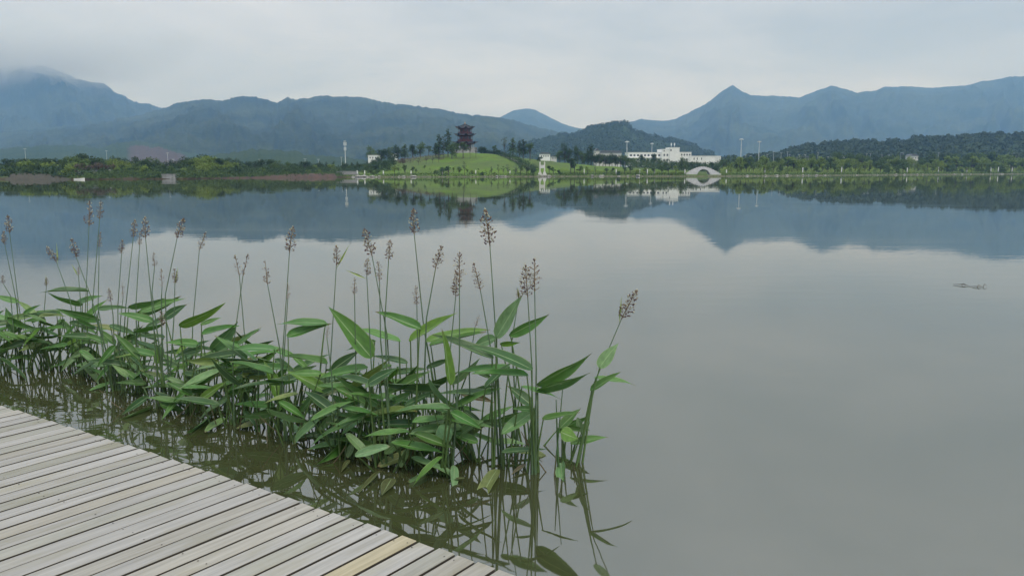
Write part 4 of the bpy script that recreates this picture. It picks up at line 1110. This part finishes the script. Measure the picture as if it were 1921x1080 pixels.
def spike_mesh(i, style):                               # unit height flower head
    rn = random.Random(700 + i); mb = MB()
    mb.tube([(0, 0, -.02), (0, 0, .5), (rn.uniform(-.02, .02), 0, 1)], [.018, .014, .006], 5, 2)
    nb = {'full': 95, 'loose': 46, 'bare': 26}[style]
    for k in range(nb):
        z = rn.uniform(.03, 1.0); a = rn.uniform(0, 6.28)
        rad = (.17 if style != 'bare' else .13) * math.sin(math.pi * min(1, .16 + z * .86)) ** .6 * rn.uniform(.45, 1.15)
        c = Vector((math.cos(a) * rad, math.sin(a) * rad, z + .02))
        if style != 'full' or k % 3 == 0: mb.tube([(0, 0, z - .05), c], [.008, .006], 3, 2, False)
        sz = rn.uniform(.028, .052) * (1 if style == 'full' else .9)
        b = len(mb.v); ax = Vector((c.x, c.y, rn.uniform(.05, .2))).normalized()
        p1 = ax.cross(Vector((0, 0, 1))).normalized(); p2 = ax.cross(p1)
        mb.v.append(c - ax * sz * .6)
        for q in range(5): mb.v.append(c + ax * sz * .1 + (p1 * math.cos(q * 1.257) + p2 * math.sin(q * 1.257)) * sz * .62)
        mb.v.append(c + ax * sz * 1.25)
        m_ = 1 if rn.random() < ((.80 - .55 * z) if style == 'full' else .5) else (0 if rn.random() < .75 else 2)
        for q in range(5):
            mb.f.append((b, b + 1 + (q + 1) % 5, b + 1 + q)); mb.m.append(m_)
            mb.f.append((b + 6, b + 1 + q, b + 1 + (q + 1) % 5)); mb.m.append(m_)
    return mesh('flower_spike', mb.v, mb.f, (M['bud'], M['purple'], M['straw']), mb.m)
SPIKE = {s_: [spike_mesh(i + 10 * k, s_) for i in range(4)] for k, s_ in enumerate(('full', 'loose', 'bare'))}

# clumps: base pixel on the water
CL = [(1000, 888), (944, 872), (1066, 868), (985, 838), (895, 862), (838, 884), (832, 838), (782, 868), (728, 874), (745, 822), (690, 846), (640, 852), (652, 800), (598, 826), (548, 826), (560, 778), (512, 806), (470, 778),
      (432, 796), (440, 748), (392, 770), (352, 772), (345, 726), (305, 762), (268, 736), (262, 704), (222, 732), (190, 706), (150, 700), (112, 694), (86, 690), (44, 692), (10, 696), (-28, 690), (-60, 694)]
plants = []
for i, (u, v) in enumerate(CL):
    b = on_water(u, v)
    plants.append({'u': u, 'v': v, 'b': b, 'o': empty('thalia_plant', (b.x, b.y, 0)), 'n': 0, 'fl': 0})
rq = random.Random(77)
def pick(u, v, hint=None):
    if hint is not None: return plants[hint]
    best = min(plants, key=lambda p: abs(p['u'] - u) + p['n'] * 2.0 + (60 if p['v'] < v + 18 else 0) + rq.uniform(0, 16) + (25 if v > 780 and p['v'] < 840 else 0))
    return best
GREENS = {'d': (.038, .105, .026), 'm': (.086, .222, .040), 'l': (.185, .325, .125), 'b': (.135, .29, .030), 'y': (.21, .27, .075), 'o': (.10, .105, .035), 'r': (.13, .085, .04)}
def stalk(p, start, end, r0, r1, col, name, bend=.5):
    b = p['b']; a = start - b; c = end - b
    mid = a * (1 - bend) + c * bend; mid.x = a.x * .35 + c.x * .65; mid.y = a.y * .35 + c.y * .65
    pts = bezier(a, mid, c, 7); mb = MB()
    mb.tube(pts, [r0 + (r1 - r0) * i / 7 for i in range(8)], 6, 0, False)
    o = mb.build(name, M['stalk'], p['o'], (0, 0, 0), True); o.color = (*col, 1)
    return o
def leaf(p, ub, vb, ut, vt, wpx, c='m', depth=None, skip_stalk=False, submerged=False):
    Y = p['b'].y + (rq.uniform(-.16, .16) if depth is None else depth)
    base = at(ub, vb, Y)
    if base.z < .03 and not submerged:
        base = on_water(ub, vb); base.z = .02; Y = base.y
    tilt = rq.uniform(-.35, .35)
    Lp = (at(ut, vt, Y) - base).length
    tip = at(ut, vt, Y + tilt * Lp)
    if tip.z < .015 and not submerged: tip = on_water(ut, vt); tip.z = .015
    a = tip - base; L = a.length; a.normalize()
    s_ = Y / F
    W = max(wpx * s_ * 1.05, min(.27 * L, .12))
    cv = (Vector((0, 0, CAM_H)) - (base + tip) / 2); cv.normalize()
    n0 = (cv - a * cv.dot(a)).normalized()
    phi = math.acos(max(.12, min(1, wpx * s_ * .92 / W)))
    c1 = Matrix.Rotation(phi, 3, a) @ n0; c2 = Matrix.Rotation(-phi, 3, a) @ n0
    nrm = c1 if (c1.z > c2.z) != (rq.random() < .22) else c2
    yv = nrm.cross(a)
    col = GREENS[c]; kk = rq.uniform(.8, 1.22); col = (col[0] * kk * rq.uniform(.9, 1.15), col[1] * kk, col[2] * kk * rq.uniform(.85, 1.15))
    r0 = rq.uniform(.008, .0135)
    start = p['b'] + Vector((rq.uniform(-.09, .09), rq.uniform(-.07, .07), -.25))
    st = stalk(p, start, base + a * .01, r0, .0042, (.095, .17, .042), 'leaf_stalk', rq.uniform(.62, .85)) if not skip_stalk else None
    o = link('leaf', rq.choice(BLUNT if c in 'ly' and vb > 760 else LEAF), st or p['o'])
    m = Matrix((a, yv, nrm)).transposed().to_4x4()
    o.matrix_local = Matrix.Translation(base - p['b']) @ m @ Matrix.Diagonal((L * 1.03, W * rq.choice((-1, 1)), L, 1))
    o.color = (*col, 1)
    p['n'] += 1
    return o
def flower(ut, vt, ul, vl, um, vm, style='full', hint=None, bract=None, wide=1.0):
    # ut,vt top of the head; ul,vl where it joins the stalk; um,vm a point lower on the stalk
    p = pick(um + (um - ul) * .8, max(vm, 690), hint)
    Y = p['b'].y + rq.uniform(-.08, .08)
    j = at(ul, vl, Y); top = at(ut, vt, Y); mid = at(um, vm, Y)
    b = p['b'] + Vector((rq.uniform(-.06, .06), rq.uniform(-.05, .05), -.25))
    pts = [b - p['b'], (b * .45 + mid * .55) - p['b'], mid - p['b'], (mid + j) / 2 - p['b'], j - p['b']]
    mb = MB(); mb.tube(pts, [.0115, .0075, .0050, .0040, .0032], 6, 0, False)
    st = mb.build('flower_stalk', M['stalk'], p['o'], (0, 0, 0), True); st.color = (.105, .175, .085, 1)
    sp = link('flower_spike', rq.choice(SPIKE[style]), st)
    ax = (top - j); H_ = ax.length; rot = ax.to_track_quat('Z', 'Y').to_matrix().to_4x4()
    wd = max(.13, H_ * 1.12) * wide
    sp.matrix_local = Matrix.Translation(j - p['b']) @ rot @ Matrix.Rotation(rq.uniform(0, 6.28), 4, 'Z') @ Matrix.Diagonal((wd, wd, H_, 1))
    if bract:
        q = at(bract[0], bract[1], Y) - p['b']; jj = j - p['b'] - (top - j) * .15; d_ = q - jj
        sd2 = d_.cross(Vector((0, 1, 0))).normalized() * .009
        me = mesh('bract', [jj, jj + d_ * .4 + sd2, q, jj + d_ * .4 - sd2, jj + d_ * .4 + Vector((0, .008, 0))], [(0, 1, 4), (1, 2, 4), (2, 3, 4), (3, 0, 4)], (M['bract'],))
        link('bract', me, st)
    p['fl'] += 1
for a in [(14, 404, 18, 437, 38, 593), (7, 434, 9, 459, 30, 561), (5, 517, 6, 532, 20, 555, 'full', None, None, 1.0), (87, 521, 87, 536, 83, 581, 'full', None, (86, 515)), (88, 463, 106, 492, 131, 561, 'full', None, (106, 454)), (135, 448, 143, 483, 171, 557),
          (148, 500, 147, 516, 150, 549, 'loose', None, (134, 494)), (168, 378, 167, 423, 160, 581, 'loose'), (189, 378, 187, 411, 173, 577, 'loose'), (189, 436, 186, 463, 184, 577, 'loose'), (204, 541, 208, 566, 212, 590), (229, 450, 228, 476, 221, 573),
          (253, 413, 250, 445, 236, 573), (272, 408, 273, 447, 287, 593), (262, 436, 262, 460, 255, 569, 'loose'), (288, 474, 290, 499, 285, 549, 'loose'), (302, 505, 304, 536, 303, 557, 'bare'), (345, 410, 332, 447, 310, 553), (328, 504, 328, 531, 327, 585, 'full', None, (334, 500)),
          (386, 436, 374, 468, 362, 601, 'loose'), (441, 479, 449, 516, 461, 655, 'bare'), (465, 477, 456, 516, 436, 660, 'bare'), (497, 487, 502, 533, 525, 655, 'bare'), (549, 426, 543, 473, 529, 679), (540, 531, 540, 560, 532, 679, 'bare'), (631, 461, 631, 498, 618, 710, 'full', None, (656, 458)),
          (665, 522, 665, 552, 668, 710, 'loose'), (684, 430, 698, 480, 726, 627), (690, 485, 688, 518, 697, 694, 'full', None, (648, 506)), (709, 490, 712, 527, 714, 639, 'loose'), (732, 451, 729, 488, 722, 599), (776, 392, 777, 439, 795, 615), (780, 537, 782, 572, 784, 690, 'loose'),
          (828, 461, 817, 504, 800, 597), (857, 512, 855, 556, 838, 720, 'full', 5), (862, 473, 862, 530, 862, 671, 'loose'), (889, 494, 901, 543, 923, 667, 'loose'), (910, 394, 919, 460, 931, 640, 'full', 1), (899, 592, 891, 614, 880, 690, 'bare'), (985, 498, 990, 556, 998, 690, 'full', 0),
          (1003, 486, 1003, 545, 1006, 690, 'loose', 0), (970, 541, 973, 560, 960, 640, 'loose', 3, (971, 538)), (1194, 545, 1166, 598, 1113, 722, 'full', 2, (1166, 556)), (616, 610, 613, 632, 622, 700, 'bare'), (302, 583, 304, 612, 306, 660), (229, 532, 231, 556, 226, 600, 'bare')]:
    flower(*a)
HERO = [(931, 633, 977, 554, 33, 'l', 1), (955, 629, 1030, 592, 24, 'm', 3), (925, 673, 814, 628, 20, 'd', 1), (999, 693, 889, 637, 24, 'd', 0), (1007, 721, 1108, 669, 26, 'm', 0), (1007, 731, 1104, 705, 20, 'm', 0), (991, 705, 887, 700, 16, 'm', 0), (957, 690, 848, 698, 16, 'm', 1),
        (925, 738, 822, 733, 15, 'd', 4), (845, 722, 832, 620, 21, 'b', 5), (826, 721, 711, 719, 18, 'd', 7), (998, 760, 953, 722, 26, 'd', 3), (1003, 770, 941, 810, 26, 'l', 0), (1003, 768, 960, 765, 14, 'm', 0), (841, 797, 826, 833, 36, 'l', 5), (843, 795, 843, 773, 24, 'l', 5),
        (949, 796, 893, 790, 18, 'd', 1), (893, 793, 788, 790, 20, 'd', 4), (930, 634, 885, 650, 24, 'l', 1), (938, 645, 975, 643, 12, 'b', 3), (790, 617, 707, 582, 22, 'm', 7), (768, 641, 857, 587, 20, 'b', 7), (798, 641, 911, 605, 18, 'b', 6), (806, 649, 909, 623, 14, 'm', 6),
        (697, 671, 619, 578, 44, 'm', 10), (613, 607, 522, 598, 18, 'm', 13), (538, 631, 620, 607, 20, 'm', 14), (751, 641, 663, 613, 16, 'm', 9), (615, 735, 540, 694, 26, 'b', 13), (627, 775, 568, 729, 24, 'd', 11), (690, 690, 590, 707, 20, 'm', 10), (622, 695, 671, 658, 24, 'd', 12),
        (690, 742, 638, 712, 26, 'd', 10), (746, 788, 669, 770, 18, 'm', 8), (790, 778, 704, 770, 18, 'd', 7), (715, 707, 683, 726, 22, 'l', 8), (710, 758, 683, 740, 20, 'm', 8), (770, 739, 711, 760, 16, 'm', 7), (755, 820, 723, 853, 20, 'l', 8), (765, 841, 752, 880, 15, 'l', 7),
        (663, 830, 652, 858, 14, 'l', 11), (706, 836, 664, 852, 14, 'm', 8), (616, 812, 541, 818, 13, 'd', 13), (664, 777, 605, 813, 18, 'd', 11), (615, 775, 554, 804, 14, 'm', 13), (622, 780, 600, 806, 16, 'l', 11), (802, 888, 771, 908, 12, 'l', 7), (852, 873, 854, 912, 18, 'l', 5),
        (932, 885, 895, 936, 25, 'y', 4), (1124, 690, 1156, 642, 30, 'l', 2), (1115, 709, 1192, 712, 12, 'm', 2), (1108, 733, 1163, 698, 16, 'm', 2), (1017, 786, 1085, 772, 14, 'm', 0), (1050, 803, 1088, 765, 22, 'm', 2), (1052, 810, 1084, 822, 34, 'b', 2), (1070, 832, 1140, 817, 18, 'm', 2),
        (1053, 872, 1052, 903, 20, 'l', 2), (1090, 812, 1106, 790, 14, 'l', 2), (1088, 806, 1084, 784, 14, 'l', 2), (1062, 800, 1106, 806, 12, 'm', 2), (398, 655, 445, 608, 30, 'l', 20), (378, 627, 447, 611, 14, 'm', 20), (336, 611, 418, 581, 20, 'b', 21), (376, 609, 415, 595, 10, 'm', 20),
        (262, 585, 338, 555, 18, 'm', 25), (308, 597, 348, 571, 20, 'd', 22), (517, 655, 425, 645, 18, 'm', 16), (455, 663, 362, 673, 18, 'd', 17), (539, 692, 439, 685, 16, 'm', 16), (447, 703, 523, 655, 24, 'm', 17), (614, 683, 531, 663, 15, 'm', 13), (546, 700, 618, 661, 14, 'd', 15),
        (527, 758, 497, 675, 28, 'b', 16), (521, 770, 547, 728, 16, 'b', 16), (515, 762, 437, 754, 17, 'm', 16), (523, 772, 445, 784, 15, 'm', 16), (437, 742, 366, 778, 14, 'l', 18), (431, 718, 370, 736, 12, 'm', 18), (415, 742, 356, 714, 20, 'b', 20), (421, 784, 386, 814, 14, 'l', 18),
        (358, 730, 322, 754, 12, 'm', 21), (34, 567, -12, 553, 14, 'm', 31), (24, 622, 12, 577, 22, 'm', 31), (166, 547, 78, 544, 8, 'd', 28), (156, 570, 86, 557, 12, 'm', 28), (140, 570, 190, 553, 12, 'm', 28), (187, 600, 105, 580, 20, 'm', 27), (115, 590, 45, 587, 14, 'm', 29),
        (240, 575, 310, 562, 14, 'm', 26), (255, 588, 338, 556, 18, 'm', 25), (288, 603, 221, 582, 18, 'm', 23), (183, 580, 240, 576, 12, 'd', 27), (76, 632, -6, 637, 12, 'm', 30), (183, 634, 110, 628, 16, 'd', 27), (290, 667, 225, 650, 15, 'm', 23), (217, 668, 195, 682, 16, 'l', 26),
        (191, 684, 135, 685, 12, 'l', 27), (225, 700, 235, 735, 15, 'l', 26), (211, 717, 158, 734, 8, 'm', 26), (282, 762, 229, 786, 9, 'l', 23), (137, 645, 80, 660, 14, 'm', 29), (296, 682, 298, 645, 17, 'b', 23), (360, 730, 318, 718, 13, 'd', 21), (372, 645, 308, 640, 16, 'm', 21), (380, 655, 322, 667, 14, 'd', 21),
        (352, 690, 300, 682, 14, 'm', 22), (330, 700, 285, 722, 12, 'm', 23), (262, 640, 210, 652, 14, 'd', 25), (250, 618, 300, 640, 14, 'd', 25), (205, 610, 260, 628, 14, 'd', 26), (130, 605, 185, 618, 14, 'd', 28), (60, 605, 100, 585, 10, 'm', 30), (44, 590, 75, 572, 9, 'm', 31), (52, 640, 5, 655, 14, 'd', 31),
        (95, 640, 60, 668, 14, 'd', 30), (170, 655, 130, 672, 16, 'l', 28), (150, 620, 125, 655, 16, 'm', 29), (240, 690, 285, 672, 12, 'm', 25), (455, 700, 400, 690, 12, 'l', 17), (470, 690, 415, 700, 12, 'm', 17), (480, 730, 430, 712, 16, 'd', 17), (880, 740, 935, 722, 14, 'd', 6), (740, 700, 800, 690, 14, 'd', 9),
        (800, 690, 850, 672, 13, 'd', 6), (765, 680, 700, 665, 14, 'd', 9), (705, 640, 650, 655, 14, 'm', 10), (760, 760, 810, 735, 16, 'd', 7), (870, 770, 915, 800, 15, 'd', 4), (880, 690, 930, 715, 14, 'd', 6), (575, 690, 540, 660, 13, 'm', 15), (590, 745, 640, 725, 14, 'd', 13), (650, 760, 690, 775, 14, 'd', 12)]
for (ub, vb, ut, vt, w_, c, pi_) in HERO:
    p = plants[pi_]
    leaf(p, ub, vb, ut, vt, w_, c)
# inner and lower leaves of every clump
for i, p in enumerate(plants):
    near = p['b'].y < 7
    s_ = p['b'].y / F
    for k in range(10 if 0 <= p['u'] and i not in (0, 1, 2, 3) else (9 if p['u'] < 0 else (2 if i in (1, 3) else 0))):
        hgt = rq.uniform(.06, .66); ang = rq.choice((0, math.pi)) + rq.uniform(-1.0, 1.0); L = rq.uniform(.26, .44)
        x = p['u'] + rq.uniform(-.28, .28) / s_; v = p['v'] - hgt / s_ * .95
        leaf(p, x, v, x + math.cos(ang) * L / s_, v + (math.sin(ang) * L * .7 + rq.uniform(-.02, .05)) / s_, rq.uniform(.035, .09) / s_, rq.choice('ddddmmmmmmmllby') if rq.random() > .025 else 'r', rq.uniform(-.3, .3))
    # young rolled shoots and bare leaf stalks
    for k in range(rq.randint(1, 2)):
        b = p['b'] + Vector((rq.uniform(-.16, .16), rq.uniform(-.14, .14), -.25)); tp = b + Vector((rq.uniform(-.1, .1), rq.uniform(-.08, .08), rq.uniform(.45, .95)))
        o = stalk(p, b, tp, rq.uniform(.007, .013), .003, (.07, .15, .045), 'shoot', .6)
    for k in range(2):                                  # dead brown stalks leaning in the water
        b = p['b'] + Vector((rq.uniform(-.2, .2), rq.uniform(-.16, .16), -.1)); tp = b + Vector((rq.uniform(-.35, .35), rq.uniform(-.2, .2), rq.uniform(.12, .42)))
        stalk(p, b, tp, .006, .003, (.15, .115, .06), 'dead_stalk', .5)
# old leaves lying at the surface
def float_leaf(pi_, u0, v0, u1, v1, wpx, c):
    p = plants[pi_]; a0, a1 = on_water(u0, v0), on_water(u1, v1); a0.z = .035; a1.z = .012
    a = a1 - a0; L = a.length; a.normalize(); n_ = (Vector((0, 0, 1)) - a * a.z).normalized(); y_ = n_.cross(a)
    o = link('leaf', LEAF[2], p['o']); W = wpx * a0.y / F * 1.4
    o.matrix_local = Matrix.Translation(a0 - p['b']) @ Matrix((a, y_, n_)).transposed().to_4x4() @ Matrix.Diagonal((L, W, L * .4, 1))
    o.color = (*GREENS[c], 1); o['label'] = {'o': 'olive drowned leaf', 'r': 'withered brown leaf', 'l': 'pale leaf lying on the water'}[c]
float_leaf(8, 712, 892, 671, 930, 9, 'o'); float_leaf(8, 735, 905, 716, 932, 20, 'o'); float_leaf(1, 986, 878, 958, 894, 9, 'r'); float_leaf(6, 872, 905, 838, 902, 8, 'o'); float_leaf(10, 655, 870, 640, 888, 8, 'o')
order = sorted([p for p in plants if p['u'] > -20], key=lambda p: -p['u'])
front = [p for p in order]
for i, p in enumerate(front):
    look = f"with {['no', 'one', 'two', 'three', 'four', 'five', 'six'][min(6, p['fl'])]} flower stalk{'s' if p['fl'] != 1 else ''}" if p['fl'] else 'with leaves only'
    tag(p['o'], f'water plant {look}, ' + ('rightmost, leaning out over open water' if i == 0 else f'{ordinal(i)} from right in the bed by the boardwalk'), 'water plant', 'water plants beside the boardwalk')
hid = [p for p in plants if p['u'] <= -20]
for i, p in enumerate(hid): tag(p['o'], f'water plant clump at the left end of the bed, {["nearer", "farther"][i % 2]} the frame edge', 'water plant', 'water plants beside the boardwalk')

# floating twig out on the lake
o = empty('floating_twig', on_water(1815, 538)); tag(o, 'thin dark twig floating alone on the open water at right', 'twig')
c0 = o.location.copy(); mb = MB()
q = [on_water(u, v) - c0 + Vector((0, 0, z)) for u, v, z in [(1788, 534.5, .012), (1798, 535, .02), (1806, 535.5, .03), (1820, 537.5, .006), (1830, 539, .02), (1845, 539.5, .015)]]
mb.tube(q, [.004, .006, .008, .003, .007, .003], 6); mb.build('stem', M['beam'], o)
for k, (u, v) in enumerate([(1804, 535), (1833, 538.5), (1844, 538)]):
    a = on_water(u, v) - c0; mb = MB(); mb.tube([a, a + Vector((.04, .02, .035 + .01 * k)), a + Vector((.08, 0, .02))], [.006, .006, .003], 5); mb.build('side_shoot', M['beam'], o)

# ------------------------------------------------------------------ air: mist on the left peak, haze over everything
def volume_mat(name, col, dens, aniso=0.0, ab=1.0):
    m = bpy.data.materials.new(name); m.use_nodes = True; nt = m.node_tree; nt.nodes.clear()
    out = nt.nodes.new('ShaderNodeOutputMaterial'); pv = nt.nodes.new('ShaderNodeVolumePrincipled')
    pv.inputs['Color'].default_value = c4(col); pv.inputs['Density'].default_value = dens; pv.inputs['Anisotropy'].default_value = aniso
    pv.inputs['Density Attribute'].default_value = ''
    pv.inputs['Absorption Color'].default_value = (ab, ab, ab, 1)       # 1: pure scattering: nothing is absorbed on the way
    nt.links.new(pv.outputs[0], out.inputs['Volume'])
    try: m.cycles.homogeneous_volume = True
    except Exception: pass
    return m
mb = MB(); mb.box((0, 2450, 399), (11000, 7100, 802))
hz = mb.build('haze', volume_mat('haze', (.29, .55, 1.0), .00022)); tag(hz, 'thin blue summer haze over the lake and mountains', 'haze', kind='stuff')

m = bpy.data.materials.new('cloud_mist'); m.use_nodes = True; nt = m.node_tree; nt.nodes.clear()
out = nt.nodes.new('ShaderNodeOutputMaterial'); pv = nt.nodes.new('ShaderNodeVolumePrincipled')
pv.inputs['Color'].default_value = (.90, .94, .97, 1); pv.inputs['Density Attribute'].default_value = ''
tc = nt.nodes.new('ShaderNodeTexCoord'); mp = nt.nodes.new('ShaderNodeVectorMath'); mp.operation = 'MULTIPLY_ADD'
mp.inputs[1].default_value = (2, 2, 2); mp.inputs[2].default_value = (-1, -1, -1)
nt.links.new(tc.outputs['Generated'], mp.inputs[0])
ln = nt.nodes.new('ShaderNodeVectorMath'); ln.operation = 'LENGTH'; nt.links.new(mp.outputs[0], ln.inputs[0])
nzv = nt.nodes.new('ShaderNodeTexNoise'); nzv.inputs['Scale'].default_value = .006; nzv.inputs['Detail'].default_value = 3
nt.links.new(tc.outputs['Object'], nzv.inputs['Vector'])
def vmath(op, a, b):
    n = nt.nodes.new('ShaderNodeMath'); n.operation = op
    for i, x in enumerate((a, b)):
        if isinstance(x, (int, float)): n.inputs[i].default_value = x
        else: nt.links.new(x, n.inputs[i])
    return n.outputs[0]
mr = nt.nodes.new('ShaderNodeMapRange'); mr.interpolation_type = 'SMOOTHSTEP'
nt.links.new(vmath('ADD', ln.outputs['Value'], vmath('MULTIPLY', vmath('SUBTRACT', nzv.outputs['Fac'], .5), 1.1)), mr.inputs[0])
mr.inputs[1].default_value = .95; mr.inputs[2].default_value = .2; mr.inputs[3].default_value = 0; mr.inputs[4].default_value = .0042
nt.links.new(mr.outputs[0], pv.inputs['Density']); nt.links.new(pv.outputs[0], out.inputs['Volume'])
c = at(0, 100, 3650); mb = MB()
bm = bmesh.new(); bmesh.ops.create_icosphere(bm, subdivisions=4, radius=1)
for vv in bm.verts: vv.co = Vector((vv.co.x * 1150, vv.co.y * 520, vv.co.z * 205))
me = bpy.data.meshes.new('mist'); bm.to_mesh(me); bm.free(); me.materials.append(m)
tag(link('mist', me, None, c), 'pale low cloud veiling the high peak at far left', 'mist', None, 'stuff')
